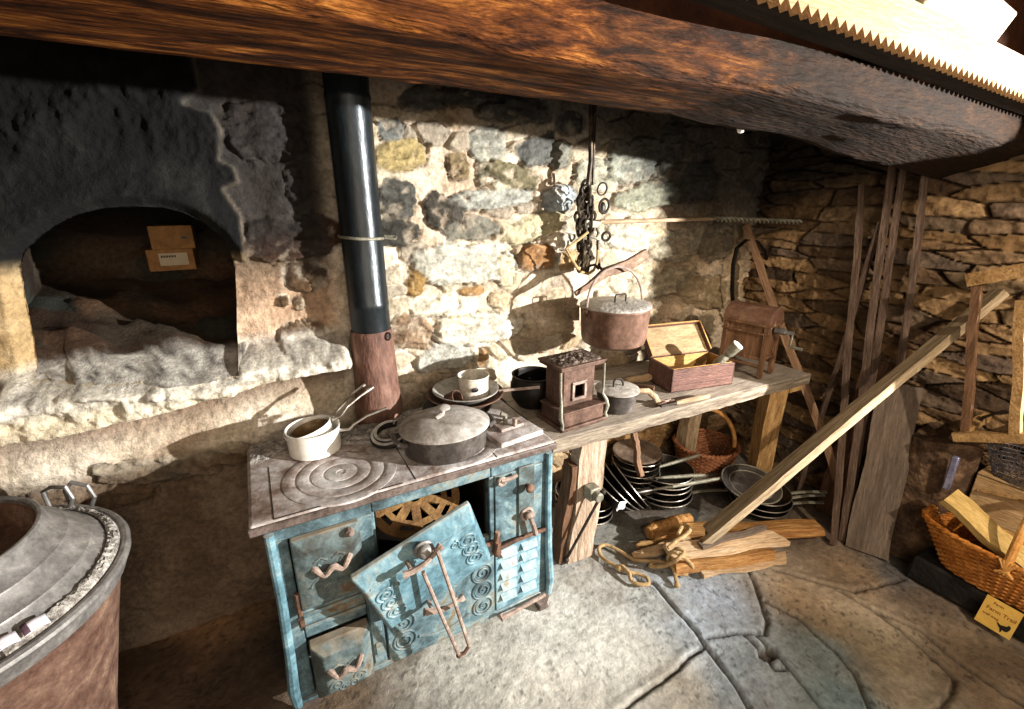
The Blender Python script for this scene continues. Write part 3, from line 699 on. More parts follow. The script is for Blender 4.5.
# firebox door (upper left) and ash door (lower left): raised pillow panels with scroll relief
def pillow(x0,x1,z0,z1,t,name,material,skew=0):
    m = MB(st); y = yf
    a = [(x0,y,z0),(x1,y,z0),(x1,y,z1),(x0,y,z1)]; e = .010
    b = [(x0,y-t*.55,z0),(x1,y-t*.55,z0),(x1,y-t*.55,z1),(x0,y-t*.55,z1)]
    i = .032
    c = [(x0+i,y-t,z0+i),(x1-i,y-t,z0+i),(x1-i,y-t,z1-i),(x0+i,y-t,z1-i)]
    m.add(a+b+c, [(0,1,5,4),(1,2,6,5),(2,3,7,6),(3,0,4,7),(4,5,9,8),(5,6,10,9),(6,7,11,10),(7,4,8,11),(8,9,10,11),(3,2,1,0)])
    return m.build(name, material, bevel=.004, seg=2)
def scroll(m, x, y, z, r, s=1, rot=0, turns=1.6):
    pts = [(x+s*(r*(1-t/1.1))*math.cos(rot+2*PI*turns*t), y, z+(r*(1-t/1.1))*math.sin(rot+2*PI*turns*t)) for t in np.linspace(0,1,26)]
    m.tube(pts, [.0032-.001*t for t in np.linspace(0,1,26)], 6)
def relief(parent, x0,x1,z0,z1,y, material):
    m = MB(st); cx = (x0+x1)/2
    for s in (-1,1):
        scroll(m, cx+s*(x1-x0)*.22, y, z0+(z1-z0)*.30, (z1-z0)*.14, s); scroll(m, cx+s*(x1-x0)*.10, y, z0+(z1-z0)*.18, (z1-z0)*.10, -s, 1)
        scroll(m, cx+s*(x1-x0)*.27, y, z0+(z1-z0)*.62, (z1-z0)*.10, s, 2)
        m.tube([(cx+s*(x1-x0)*.05, y, z0+(z1-z0)*.75),(cx+s*(x1-x0)*.16,y,z0+(z1-z0)*.82),(cx+s*(x1-x0)*.28,y,z0+(z1-z0)*.76)], .004, 6)
    m.build('scroll_relief', material, parent)
def wavy_handle(parent, cx, cz, w, y, t=.009):
    m = MB(st); pts = []
    for k in range(25):
        u = -1+k/12; pts.append((cx+u*w/2, y-.022*(1-abs(u)**4)-.002, cz+.010*math.cos(u*2*PI)+.004*u))
    m.tube(pts, [t*(.75+.35*math.cos(u*PI)**2) for u in np.linspace(-1,1,25)], 8)
    m.build('handle', M_RUSTL, parent)
fd = pillow(-.028,.158,.458,.705,.040,'firebox_door',M_BLUED); relief(fd, -.01,.14,.49,.67,yf-.040,M_BLUED); wavy_handle(fd,.07,.60,.10,yf-.036)
m = MB(st); m.tube([(.128,yf-.03,.69),(.128,yf-.045,.69)], .012, 10); m.ball((.128,yf-.046,.69),.009); m.build('door_catch', M_RUSTL, fd)
m = MB(st); m.tube([(-.034,yf-.012,.44),(-.034,yf-.012,.52)], .008, 8); m.tube([(-.034,yf-.012,.40),(-.034,yf-.012,.425)], .009, 8); m.build('hinge', M_RUST, fd)
ad = pillow(-.026,.148,.118,.328,.062,'ash_door',M_BLUED); relief(ad, -.01,.14,.13,.28,yf-.062,M_BLUED); wavy_handle(ad,.064,.235,.095,yf-.058)
m = MB(st); m.bx(.157,.196,yf-.006,yf,.12,.40); m.bx(.164,.190,yf-.011,yf-.006,.25,.30); m.bx(.164,.190,yf-.011,yf-.006,.16,.21); m.build('pilaster', M_BLUE, bevel=.003)
# oven: dark lining, rusty pierced plate standing in it
m = MB(st); m.bx(.211,.591,1.63,1.645,.456,.73); m.bx(.211,.216,yf+.03,1.64,.456,.73); m.bx(.586,.591,yf+.03,1.64,.456,.73); m.bx(.212,.59,yf+.025,1.64,.456,.460); m.bx(.212,.59,yf+.025,1.64,.725,.732)
m.build('oven_lining', M_BLACK)
m = MB(st); c = V(.375,1.40,.60); R = Matrix.Rotation(math.radians(24),3,'X') @ Matrix.Rotation(math.radians(8),3,'Z')
def grate_ring(ra, rb):
    n = 48
    for k in range(n):
        a0, a1 = 2*PI*k/n, 2*PI*(k+1)/n
        q = []
        for z in (-.004,.004):
            for (r,a) in ((ra,a0),(ra,a1),(rb,a1),(rb,a0)): q.append(c+R @ V(r*math.cos(a)*1.05, r*math.sin(a)*1.0, z))
        m.add(q, [(0,1,2,3),(7,6,5,4),(0,4,5,1),(1,5,6,2),(2,6,7,3),(3,7,4,0)])
grate_ring(.155,.128); grate_ring(.04,.02)
for k in range(10):
    a = 2*PI*k/10; d = R @ V(math.cos(a)*1.05, math.sin(a),0); 
    m.box(c+d*.085, (.095,.030,.008), R @ Matrix.Rotation(a,3,'Z'))
for k in range(10):
    a = 2*PI*(k+.5)/10; d = R @ V(math.cos(a)*1.05, math.sin(a),0); m.box(c+d*.10, (.02,.05,.007), R @ Matrix.Rotation(a,3,'Z'))
m.build('oven_grate', M_ORWOOD if False else mat('orange_rust_plate', ['#4d3520','#7a5a36','#a1804f'], 9, rough=.8, bump=.4), smooth=0)
# lower front panel below the oven, with scrolls
lp = MB(st).bx(.205,.606,yf-.004,yf+.014,.105,.432).build('lower_panel', M_BLUE, bevel=.004)
m = MB(st)
for xx in (.262,.555):
    for zz_ in (.17,.245,.32):
        scroll(m, xx, yf-.007, zz_, .034, 1, zz_*9); m.torus((xx,yf-.006,zz_),.038,.004,(0,1,0),20,6)
m.tube([(.31,yf-.007,.16),(.36,yf-.007,.14),(.44,yf-.007,.14),(.50,yf-.007,.16)], .005, 6); m.tube([(.31,yf-.007,.36),(.41,yf-.007,.385),(.50,yf-.007,.36)], .005, 6)
m.build('scroll_relief', M_BLUE, lp)
m = MB(st); m.tube([(.205,yf-.008,.438),(.606,yf-.008,.438)], .009, 8); m.build('hinge_rod', M_RUST)
# right column: fire-side panel with louvres, lock strip
rp = MB(st).bx(.612,.806,yf-.002,yf+.016,.11,.404).build('louvred_panel', M_BLUEL, bevel=.003)
m = MB(st)
for cx in (.665,.752):
    for k in range(5):
        z = .16+k*.05
        m.add([(cx-.034,yf-.002,z+.022),(cx+.034,yf-.002,z+.022),(cx+.030,yf-.020,z-.002),(cx-.030,yf-.020,z-.002),(cx-.030,yf-.002,z-.004),(cx+.030,yf-.002,z-.004)], [(0,1,2,3),(3,2,5,4),(0,3,4),(1,5,2)])
m.build('louvre', M_BLUEL, rp, smooth=0)
up = MB(st).bx(.612,.806,yf-.004,yf+.016,.42,.70).build('soot_door', M_BLUE, bevel=.004)
ls = MB(st).bx(.702,.768,yf-.012,yf-.004,.425,.712).build('lock_strip', M_BLUED, up, bevel=.003)
m = MB(st); m.tube([(.735,yf-.012,.635),(.735,yf-.03,.635)], .008, 10); m.ball((.735,yf-.036,.635),.017,(1,.7,1)); m.build('knob', M_RUST, up)
m = MB(st); m.torus((.735,yf-.015,.515),.022,.006,(0,1,0)); m.tube([(.735,yf-.012,.515),(.735,yf-.035,.515)], .013, 10); m.ball((.735,yf-.038,.525),.016,(1.2,.7,.8)); m.tube([(.738,yf-.036,.51),(.752,yf-.040,.465),(.758,yf-.040,.435)], [.008,.009,.010], 8); m.build('latch', M_RUSTL, up)
m = MB(st); m.tube([(.622,yf-.01,.682),(.63,yf-.022,.692),(.665,yf-.022,.690),(.69,yf-.02,.695)], .008, 8); m.torus((.632,yf-.02,.686),.013,.006,(0,1,0)); m.build('hook', M_RUSTL, up)
m = MB(st); m.tube([(.605,yf-.016,.40),(.612,yf-.024,.45)], .013, 8); m.tube([(.606,yf-.020,.455),(.612,yf-.024,.49)], .010, 8); m.ball((.61,yf-.02,.40),.016); m.build('door_hinge', M_RUST, None)
m = MB(st); m.tube([(.605,yf-.012,.402),(.70,yf-.010,.412),(.82,yf-.010,.412)], .008, 8); m.build('rail', M_RUST)
m = MB(st); m.tube([(.618,yf-.02,.112),(.62,yf-.032,.10),(.70,yf-.03,.105),(.82,yf-.02,.105)], [.014,.012,.008,.008], 8); m.build('damper_rod', M_RUSTL)
# the oven door, dropped on one hinge and leaning out
a, b_, c_, d_ = ony(354,575,1.135), ony(465,505,1.135), ony(493,551,1.185), ony(383,628,1.185)
ux = ((b_-a)+(c_-d_)).normalized(); uz = ((a-d_)+(b_-c_)).normalized(); uz = (uz-ux*uz.dot(ux)).normalized(); uy = ux.cross(uz)  # uy points outward(+)/inward
ctr = (a+b_+c_+d_)/4; wd = ((b_-a).length+(c_-d_).length)/2; hd_ = ((a-d_).length+(b_-c_).length)/2
R = Matrix((ux, -uz.cross(ux), uz)).transposed()
if (R @ V(0,1,0)).y < 0: pass
def DL(x,y,z): 
    n = ux.cross(uz); n = n if n.y > 0 else -n
    return ctr + ux*x + n*y + uz*z
m = MB(st); W2, H2 = wd/2, hd_/2; t = .030; i_ = .028
vs = [DL(x,y,z) for (x,y,z) in [(-W2,.012,-H2),(W2,.012,-H2),(W2,.012,H2),(-W2,.012,H2), (-W2,-.006,-H2),(W2,-.006,-H2),(W2,-.006,H2),(-W2,-.006,H2), (-W2+.012,-t,-H2+.012),(W2-.012,-t,-H2+.012),(W2-.012,-t,H2-.045),(-W2+.012,-t,H2-.045)]]
m.add(vs, [(3,2,1,0),(0,1,5,4),(1,2,6,5),(2,3,7,6),(3,0,4,7),(4,5,9,8),(5,6,10,9),(6,7,11,10),(7,4,8,11),(8,9,10,11)])
od = m.build('oven_door', M_BLUEL, bevel=.005)
m = MB(st)
def dscroll(x, z, r, s, rot):
    pts = [DL(x+s*r*(1-tt/1.1)*math.cos(rot+10*tt), -t-.001, z+r*(1-tt/1.1)*math.sin(rot+10*tt)) for tt in np.linspace(0,1,26)]; m.tube(pts, .0032, 6)
for s in (-1,1):
    for k, zz_ in enumerate((-.055,-.005,.04)):
        dscroll(s*(W2-.055), zz_-.01, .024, s, k); pts = [DL(s*(W2-.055)+.028*math.cos(q), -t-.0005, zz_-.01+.027*math.sin(q)) for q in np.linspace(0,6.0,20)]; m.tube(pts, .0035, 6)
    dscroll(s*(W2-.095), .048, .016, -s, 2)
m.tube([DL(-W2+.03,-t,H2-.058),DL(0,-t-.001,H2-.060),DL(W2-.03,-t,H2-.058)], .004, 6)
m.build('scroll_relief', M_BLUEL, od)
hp0, hp1 = DL(-.055,-t-.05,-.002), DL(.06,-t-.05,.0)
def grip(e0, e1, yb):
    m = MB(st); d = (e1-e0)
    pts = [e0+d*u+V(0,-.004*math.sin(u*PI),-.012*math.sin(u*PI)) for u in np.linspace(-.02,1.02,17)]
    m.tube(pts, [.0125 if (k in (0,1,15,16)) else .0085+.0015*math.sin(k*PI/8) for k in range(17)], 8)
    for u in (.18,.82):
        p = e0+d*u; m.tube([p, p+V(0,yb,-.004)], .006, 8)
    return m
g1 = grip(ony(404,575,1.075), ony(441,546,1.075), .04); g1.build('handle', M_RUSTL, od)
m = MB(st); p = ony(425,552,1.09); m.ball(p,.021,(1.1,.8,1.1)); m.torus(p+V(0,.012,0),.024,.006,(0,1,0)); m.tube([p, p+V(0,.05,-.01)], .012, 8); m.build('knob', M_ZINC, od)
g2 = grip(ony(425,612,1.11), ony(463,597,1.11), .125); g2.build('handle', M_RUSTL, lp)
tg = thing('iron_tongs', 'pair of thin rusty iron rods hooked over the handles of the open oven door', 'tongs', tuple(ony(430,600,1.065)))
m = MB(tg)
ra, rb = [ony(423,572,1.055), ony(440,612,1.075), ony(459,655,1.10)], [ony(437,550,1.055), ony(454,600,1.075), ony(469,646,1.10)]
MB(tg).tube(ra, .0062, 8).build('rod', M_RUSTL); MB(tg).tube(rb, .0062, 8).build('rod', M_RUSTL)
MB(tg).tube([ra[2], (ra[2]+rb[2])/2+V(0,-.004,-.006), rb[2]], .0065, 8).ball(ra[2],.010).build('foot', M_RUST)
# grit along the back of the hob
def gritfn(u, v):
    x = X0+.01+u*(.70); y = 1.57+.02*math.sin(u*9)+v*(1.715-1.57)
    return V(x,y,ZT+max(0,(math.sin(v*PI))**.6)*(.006+.008*rnd.random())-.001)
tag(MB().grid(gritfn, 110, 26).build('ash', M_ASH, smooth=60), 'pale ash and grit heaped along the back of the blue range', 'ash', kind='stuff')

# ------------------------------------------------------------------ stove pipe
pz = thing('stove_pipe', 'tall black stove pipe with wire collar and rusted foot rising behind the range', 'pipe', (.36,1.745,.70))
def pc(z): return V(.355-.004*(z-.79)/1.18, 1.742, z)
zj = ony(370,338,1.62).z
m = MB(pz); prof = [(.071,zj-.01),(.071,1.22),(.0725,1.225),(.0725,1.24),(.071,1.245),(.071,1.90),(.073,1.905),(.073,1.92),(.071,1.925),(.071,2.40)]
q = V(pc(2.4)-pc(.79)).normalized(); Rp = V(0,0,1).rotation_difference(q).to_matrix()
m.lathe([(r,z-.79) for r,z in prof], pc(.79), 40, Rp); m.build('pipe', M_PIPE)
m = MB(pz); m.lathe([(.080,-.10),(.086,-.03),(.088,.002),(.091,.03),(.083,.12),(.076,zj-.80),(.073,zj-.785)], pc(.785), 40, Rp, wob=.008); m.build('pipe_foot', M_RUSTY_PIPE)
m = MB(pz); c = pc(1.475); m.torus(c,.077,.0055,(.05,-.05,1)); m.tube([c+V(.074,-.02,0),c+V(.115,-.03,-.004),c+V(.105,-.05,-.01),c+V(.068,-.045,-.004)], .005, 8); m.build('wire_collar', M_HANDLE)
m = MB(pz); m.torus(pc(zj-.02)+V(.045,-.062,0),.013,.004,(.6,-.8,0)); m.ball(pc(zj-.02)+V(.042,-.056,.0),.008); m.build('ring_pull', M_BLACK)
# ------------------------------------------------------------------ pots on the range
def hole_prof(r0, r1, h, t=.004, lip=.003):
    return [(0,0),(r0*.9,0),(r0,.004),(r1,h-.002),(r1+lip,h),(r1+lip,h+.003),(r1-t*.3,h+.003),(r1-t,h-.002),(r0-t,.008),(0,.006)]
zs = ZT+.007
sp = thing('saucepan', 'white enamel saucepan at the bottom of the nested saucepans on the blue range', 'saucepan', (.094,1.575,ZT+.001), group=None)
MB(sp,False).lathe(hole_prof(.083,.086,.085,.004,.002), n=48).build('pan', M_ENAMEL)
m = MB(sp,False); m.tube([(.075,-.035,.07),(.11,-.05,.072),(.125,-.055,.09),(.17,-.07,.118),(.23,-.08,.135),(.235,-.08,.136)], [.006,.005,.004,.004,.004,.006], 8); m.build('handle', M_ALU)
R1 = Matrix.Rotation(math.radians(14),3,V(.35,1,0))
sp2 = thing('saucepan', 'white saucepan tilted inside the lowest saucepan on the blue range, brown stain in its bowl', 'saucepan', (.094,1.577,ZT+.017))
m = MB(sp2,False); m.lathe(hole_prof(.070,.076,.072,.004,.002), n=48, R=R1.inverted()); m.build('pan', M_ENAMEL)
m = MB(sp2,False); m.lathe([(0,.0085),(.066,.0085),(.070,.060),(.069,.060),(.064,.012),(0,.0105)], n=40, R=R1.inverted()); m.build('inside', M_ENAMIN)
m = MB(sp2,False); m.tube([(.066,.01,.075),(.095,.005,.085),(.12,.015,.110),(.17,.03,.135),(.222,.045,.155)], [.006,.005,.004,.004,.006], 8); m.build('handle', M_ALU)
sp3 = thing('saucepan', 'smallest metal saucepan resting deepest in the nested saucepans, its thin handle rearmost', 'saucepan', (.094,1.577,ZT+.032))
m = MB(sp3,False); m.lathe(hole_prof(.054,.058,.05,.003,.0015), n=40, R=R1.inverted()); m.build('pan', M_ENAMIN)
m = MB(sp3,False); m.tube([(.052,.03,.05),(.07,.035,.066),(.10,.045,.085),(.15,.065,.12),(.20,.085,.14)], [.005,.005,.004,.004,.006], 8); m.build('handle', M_ALU)

dc = V(.490,1.365,ZT+.004)
do = thing('dutch_oven', 'large oval sooty iron casserole under a dusty domed lid on the range', 'casserole', dc)
MB(do,False).lathe([(0,0),(.128,0),(.140,.010),(.150,.085),(.152,.088),(.146,.088),(.138,.012),(0,.008)], n=56, sx=1.0, sy=.86).build('pot', M_GREYPOT)
lid = MB(do,False).lathe([(.147,.083),(.156,.088),(.156,.094),(.148,.098),(.120,.112),(.075,.124),(.02,.129),(0,.129),(0,.122),(.07,.117),(.14,.09)], n=56, sx=1.0, sy=.86).build('lid', M_DUSTLID)
m = MB(do,False); m.tube([(-.035,-.015,.124),(-.012,-.008,.134),(-.006,-.006,.15)], [.011,.010,.009], 10); m.lathe([(0,.145),(.012,.147),(.023,.152),(.023,.157),(.012,.162),(0,.163)], (-.004,-.004,0), 24); m.build('knob', M_DUSTLID, lid)
for s in (-1,1):
    m = MB(do,False); m.tube([(s*.146,-.04,.066),(s*.168,-.036,.073),(s*.176,0,.076),(s*.168,.036,.073),(s*.146,.04,.066)], .009, 8); m.build('handle', M_GREYPOT)
# horseshoe-like stove ring propped behind the casserole
hp = onz(391,440,ZT+.012)
hs = thing('iron_ring', 'thick black open iron ring with dust on top lying left of the casserole', 'ring', tuple(hp))
m = MB(hs); m.torus(hp+V(.0,.02,.012), .055, .013, (-.2,-.25,1), 30, 8, arc=(.13,.93)); m.torus(hp+V(.0,.02,.024), .048, .008, (-.2,-.25,1), 30, 8, arc=(.15,.91)); m.build('ring', mat('dust_topped_iron',['#120f0d','#1f1a17'],9,rough=.6,bump=.3,dust='#e2ded8',dustamt=1.0))
# pans at the back
def simple(name, label, cat, loc, partname, prof, material, n=44, R=None, wob=0):
    o = thing(name, label, cat, loc); MB(o,False).lathe(prof, n=n, R=R, wob=wob).build(partname, material); return o
wc = V(.660,1.585,ZT)
bp_ = simple('frying_pan', 'black frying pan at the bottom of the heap of dishes behind the casserole', 'pan', wc+V(-.03,.015,.001), 'pan', hole_prof(.115,.135,.038), M_PAN)
m = MB(bp_,False); m.tube([(-.12,-.04,.03),(-.19,-.05,.045),(-.21,-.05,.05)], .008, 8, flat=.5); m.build('handle', M_PAN)
wk = simple('rusty_wok', 'rusty shallow pan on top of the black frying pan, holding the mug', 'pan', wc+V(0,0,.042), 'pan', hole_prof(.08,.148,.052,.004,.004), M_RUST)
m = MB(wk,False); m.tube([(.125,-.05,.05),(.17,-.07,.055),(.27,-.115,.062),(.273,-.116,.062)], [.007,.006,.006,.008], 8); m.build('handle', M_RUSTL)
ed = simple('enamel_dish', 'pale grey enamel dish lying in the rusty pan under the mug', 'dish', wc+V(.005,.005,.058), 'dish', hole_prof(.07,.128,.050,.003,.003), mat('grey_enamel',['#5f5b55','#928f89','#b5b2ab'],8,rough=.35,bump=.1))
mg = simple('enamel_mug', 'white enamel mug standing in the dish with a dark chip on its side', 'mug', wc+V(.038,.0,.066), 'cup', [(0,0),(.054,0),(.058,.005),(.060,.092),(.064,.095),(.062,.098),(.057,.095),(.054,.008),(0,.007)], mat('chipped_enamel',['#7c6a52','#c9c2b4','#dbd6cb','#e2ddd4'],9,rough=.3,bump=.05), wob=.006)
m = MB(mg,False); m.ball((-.02,-.0575,.055),.012,(1.3,.25,.8)); m.build('chip', M_BLACK)
cp = thing('iron_cup', 'small dark rusty cup tipped on its side in the pan left of the mug', 'cup', wc+V(-.070,-.035,.094))
R_ = Matrix.Rotation(math.radians(62),3,V(.8,.5,0)); MB(cp,False).lathe([(0,-.02),(.026,-.02),(.028,.03),(.025,.03),(.023,-.015),(0,-.015)], n=28, R=R_).build('cup', M_RUST)
# waffle-iron like slab with two stubs
il = thing('iron_slab', 'dusty flat iron plate with two upright stubs on the right end of the range', 'plate', (.735,1.345,ZT+.005))
Rz = Matrix.Rotation(math.radians(6),3,'Z')
MB(il,False).box((.0,-.005,.010),(.185,.140,.020),Rz).build('slab', M_HOB, bevel=.004)
m = MB(il,False); m.box((.0,.02,.026),(.10,.06,.012),Rz); m.build('raised_plate', M_HOB, bevel=.003)
m = MB(il,False); m.tube([(-.012,.02,.03),(-.014,.018,.07),(-.03,.022,.078)], .008, 8); m.build('stub', M_HANDLE)
m = MB(il,False); m.tube([(.012,-.005,.03),(.013,-.006,.062)], [.008,.010], 8); m.build('stub', M_RUSTL)

# ------------------------------------------------------------------ workbench
BZ = .75
bn = thing('workbench', 'weathered plank workbench along the wall right of the blue range', 'bench', (1.6,1.5,0))
def topfn():
    m = MB(bn); nu, nv = 60, 3
    P = []
    m.bx(.865,2.42,1.275,1.45,BZ-.055,BZ); 
    return m
m = MB(bn)
fy = lambda x: 1.275-.045*(x-.87)/1.45
for (ya, yb_, sd) in ((0,.19,1),(.196,.39,2),(.396,.55,3)):
    x0_, x1_ = .865+.01*sd, 2.44-.015*sd
    segs = 40; rr = random.Random(sd); vs = []; fs = []
    for i in range(segs+1):
        x = x0_+(x1_-x0_)*i/segs; a = fy(x)+ya+.003*rr.uniform(-1,1); b = fy(x)+yb_+.002*rr.uniform(-1,1); zt = BZ+.002*math.sin(x*7+sd)-(.0 if sd == 1 else .003)
        vs += [(x,a,BZ-.055+.003*rr.uniform(-1,1)),(x,a,zt-.004),(x,a+.005,zt),(x,b,zt),(x,b,BZ-.05)]
    for i in range(segs):
        for j in range(5):
            p = i*5+j; q = i*5+(j+1)%5; fs.append((p,q,q+5,p+5))
    fs.append((0,1,2,3,4)); fs.append(tuple(segs*5+j for j in (4,3,2,1,0)))
    m.add(vs, fs)
m.build('worktop', M_OLDWOODX, smooth=30)
def wpost(name, p0, p1, W, T, material, parent, seed, hint=(0,1,0), **k):
    m = MB(None); m.plank((Vector(p1)-Vector(p0)).length, W, T, seed=seed, **k)
    R = axisrot(p0, p1, hint).to_matrix(); o = parent.location
    m.v = [(R @ q)+Vector(p0)-Vector(o) for q in m.v]
    return m.build(name, material, parent, smooth=30)
lg = wpost('leg', (1.135,1.425,0), (1.175,1.415,BZ-.056), .140, .06, mat('pale_leg_wood',[(.3,'#5f4f40'),(.45,'#8d7966'),(.58,'#a89380'),(.7,'#c0ae9c')],5,(9,1.2,1.2),rough=.8,bump=.4,bscale=14), bn, 5)
wpost('leg', (2.36,1.365,0), (2.265,1.305,BZ-.056), .095, .085, M_YELWOOD, bn, 6, rough=.0015, hint=(.45,1,0))
wpost('leg', (2.15,1.70,0), (2.15,1.70,BZ-.056), .10, .07, M_OLDWOOD, bn, 8)
wpost('leg', (1.05,1.74,0), (1.05,1.74,BZ-.056), .10, .07, M_OLDWOOD, bn, 9)
wpost('rail', (2.36,1.25,BZ-.075), (2.36,1.70,BZ-.075), .10, .04, M_YELWOOD, bn, 10, hint=(0,0,1), rough=.002)
m = MB(bn); m.bx(.90,1.10,1.40,1.44,BZ-.115,BZ-.058); m.build('rail', M_YELWOOD, bevel=.003)
# leg vice: screw nut and tommy bar on the first leg
vz = ony(592,492,1.36)
m = MB(bn); m.box(vz,(.055,.05,.06)); m.tube([vz+V(0,-.02,0),vz+V(.0,-.055,.0)], [.022,.024], 8); m.build('vice_screw', M_HANDLE, bevel=.006)
m = MB(bn); a_, b_ = ony(603,492,1.33), ony(566,560,1.37); m.tube([a_,b_], .0065, 8); m.ball(a_,.013); m.ball(b_,.014); m.build('vice_bar', M_DARKIRON)
vj = wpost('vice_jaw', (1.045,1.455,0), (1.085,1.425,.52), .05, .07, M_DARKWOOD, bn, 14)

# ------------------------------------------------------------------ on the bench
ms = thing('miniature_stove', 'small rust-brown cast-iron stove with grit on its top plate at the near bench end', 'stove', (1.045,1.395,BZ+.002), rot=Quaternion((0,0,1),math.radians(3)))
M_MINI = mat('mini_stove_iron', [(.3,'#2b1d16'),(.46,'#4c372c'),(.6,'#654d41'),(.72,'#8a7566')], 12, rough=.6, metal=.2, bump=.4, bscale=60, dist=.003)
b0 = -.001
MB(ms,False).bx(-.115,.115,-.085,.085,b0,.014).build('base_plate', M_MINI, bevel=.004)
m = MB(ms,False); m.bx(-.10,.10,-.075,.075,.014,.07); m.bx(-.107,.107,-.08,.078,.068,.078); m.build('ash_box', M_MINI, bevel=.003)
m = MB(ms,False); m.bx(-.082,.082,.06,.072,.078,.235); m.bx(-.082,-.070,-.03,.065,.078,.235); m.bx(.070,.082,-.03,.065,.078,.235); m.bx(-.075,-.025,-.034,-.024,.078,.235); m.bx(.025,.075,-.034,-.024,.078,.235); m.bx(-.03,.03,-.034,-.024,.078,.108); m.bx(-.03,.03,-.034,-.024,.165,.235); m.build('body', M_MINI, bevel=.002)
m = MB(ms,False)
for (xa,xb,za,zb_) in ((-.036,-.024,.10,.174),(.024,.036,.10,.174),(-.036,.036,.098,.110),(-.036,.036,.163,.175)): m.bx(xa,xb,-.042,-.034,za,zb_)
m.build('door_frame', M_RUSTL, bevel=.002)
MB(ms,False).bx(-.055,.055,.05,.058,.082,.22).build('lining', M_BLACK)
m = MB(ms,False); m.bx(-.108,.108,-.06,.085,.235,.247); m.bx(-.114,.114,-.066,.09,.247,.256); m.build('top_plate', M_MINI, bevel=.003)
def gf(u,v): return V(-.105+.21*u, -.058+.14*v, .256+max(0,math.sin(u*PI)*math.sin(v*PI))**.3*(.004+.013*rnd.random())-.002)
MB(ms,False).grid(gf, 26, 18).build('grit', mat('dark_grit',[(.3,'#1f1713'),(.5,'#57483f'),(.62,'#8d7d72'),(.75,'#c0b3a8')],60,rough=.95,bump=1.0,bscale=90,dist=.008))
for s in (-1,1):
    m = MB(ms,False); x = s*.108; m.tube([(x,-.055,.236),(x,-.058,.16),(x-s*.004,-.060,.11),(x+s*.006,-.072,.085),(x+s*.010,-.078,.06),(x,-.078,.03),(x+s*.004,-.08,.013)], [.005,.0055,.006,.008,.009,.006,.008], 8); m.build('corner_post', M_HANDLE)
bkp = thing('iron_pot', 'round black iron pot in the gap behind the small rusty stove', 'pot', (.985,1.60,BZ))
MB(bkp,False).lathe([(0,0),(.07,.002),(.095,.04),(.10,.09),(.09,.13),(.095,.14),(.088,.14),(.085,.125),(.093,.09),(.088,.045),(.06,.012),(0,.01)], n=40).build('pot', M_BLACK)
MB(bkp,False).torus((0,-.06,.15),.055,.005,(0,1,.5),24,6,arc=(0,.5)).build('handle', M_BLACK)
kp = V(1.268,1.385,BZ+.001)
sk = thing('small_saucepan', 'small lidded grey saucepan with a bent wooden handle beside the miniature stove', 'saucepan', tuple(kp))
MB(sk,False).lathe([(0,0),(.066,0),(.074,.006),(.086,.080),(.090,.084),(.086,.088),(.080,.082),(.070,.010),(0,.008)], n=44).build('pot', M_GREYPOT)
ld = MB(sk,False).lathe([(.084,.085),(.093,.089),(.093,.093),(.075,.098),(.035,.103),(0,.104),(0,.10),(.06,.095),(.084,.088)], n=44).build('lid', mat('pale_lid',['#857e75','#aaa49b','#c5c0b7'],10,rough=.6,bump=.2))
m = MB(sk,False); m.tube([(-.022,.0,.102),(-.022,0,.125),(-.012,0,.136),(.012,-.004,.134),(.022,-.008,.118),(.024,-.008,.102)], .0045, 8); m.build('lid_handle', M_DARKIRON, ld)
m = MB(sk,False); q = [ony(640,391,1.36)-kp, ony(648,391,1.345)-kp, ony(655,397,1.335)-kp, ony(659,405,1.33)-kp, ony(660,410,1.325)-kp]; q[0] = V(.082,-.03,.075); m.tube(q, [.009,.013,.014,.015,.015], 10); m.build('handle', M_OLDWOOD)
# loose tools between the pot and the box
def rodthing(name, label, cat, p0, p1, parts, group=None, hint=(0,0,1)):
    o = thing(name, label, cat, p0, group, axisrot(p0, p1, hint)); L = (Vector(p1)-Vector(p0)).length
    for nm, prof, mt in parts:
        MB(o,False).lathe([(r, z*L) for r,z in prof], n=16).build(nm, mt)
    return o
def bz(px,py,dz=0): return onz(px,py,BZ+dz)
rodthing('chisel', 'wooden-handled chisel lying along the bench in front of the red-brown box', 'chisel', bz(676,403,.012), bz(709,396,.013), [('handle',[(0,0),(.009,0),(.011,.2),(.012,.6),(.011,.95),(.008,1),(0,1)],M_OLDWOOD),('blade',[(0,-.45),(.006,-.44),(.005,-.1),(.009,-.05),(.009,.02),(0,.02)],M_DARKIRON)])
rodthing('file_handle', 'short dark wooden tool handle poking out behind the small lidded pot', 'handle', bz(634,386,.03), bz(654,389,.035), [('handle',[(0,0),(.012,0),(.013,.4),(.015,.8),(.013,1),(0,1)],M_DARKWOOD)])
pn = thing('pincers', 'rusty iron pincers lying open in front of the box left end', 'pincers', tuple(bz(665,402)))
m = MB(pn); c = bz(665,402,.010); m.tube([c+V(-.05,.03,0),c+V(-.01,.004,.003),c+V(.012,-.004,.004),c+V(.035,.004,.002),c+V(.04,-.012,.001)], .0065, 8); m.build('jaw', M_RUSTL)
m = MB(pn); m.tube([c+V(-.055,-.01,0),c+V(-.01,-.004,.002),c+V(.012,.006,.004),c+V(.03,-.016,.002),c+V(.045,-.02,.0)], .0065, 8); m.build('jaw', M_RUST)
sc_ = thing('wood_offcut', 'pale split wood offcut lying behind the small lidded saucepan', 'wood', bz(628,381,.012), rot=axisrot(bz(616,382,.012), bz(646,376,.03),(0,0,1)))
MB(sc_,False).plank(.16,.035,.018,seed=31,rough=.004).build('stick', M_PALEWOOD)

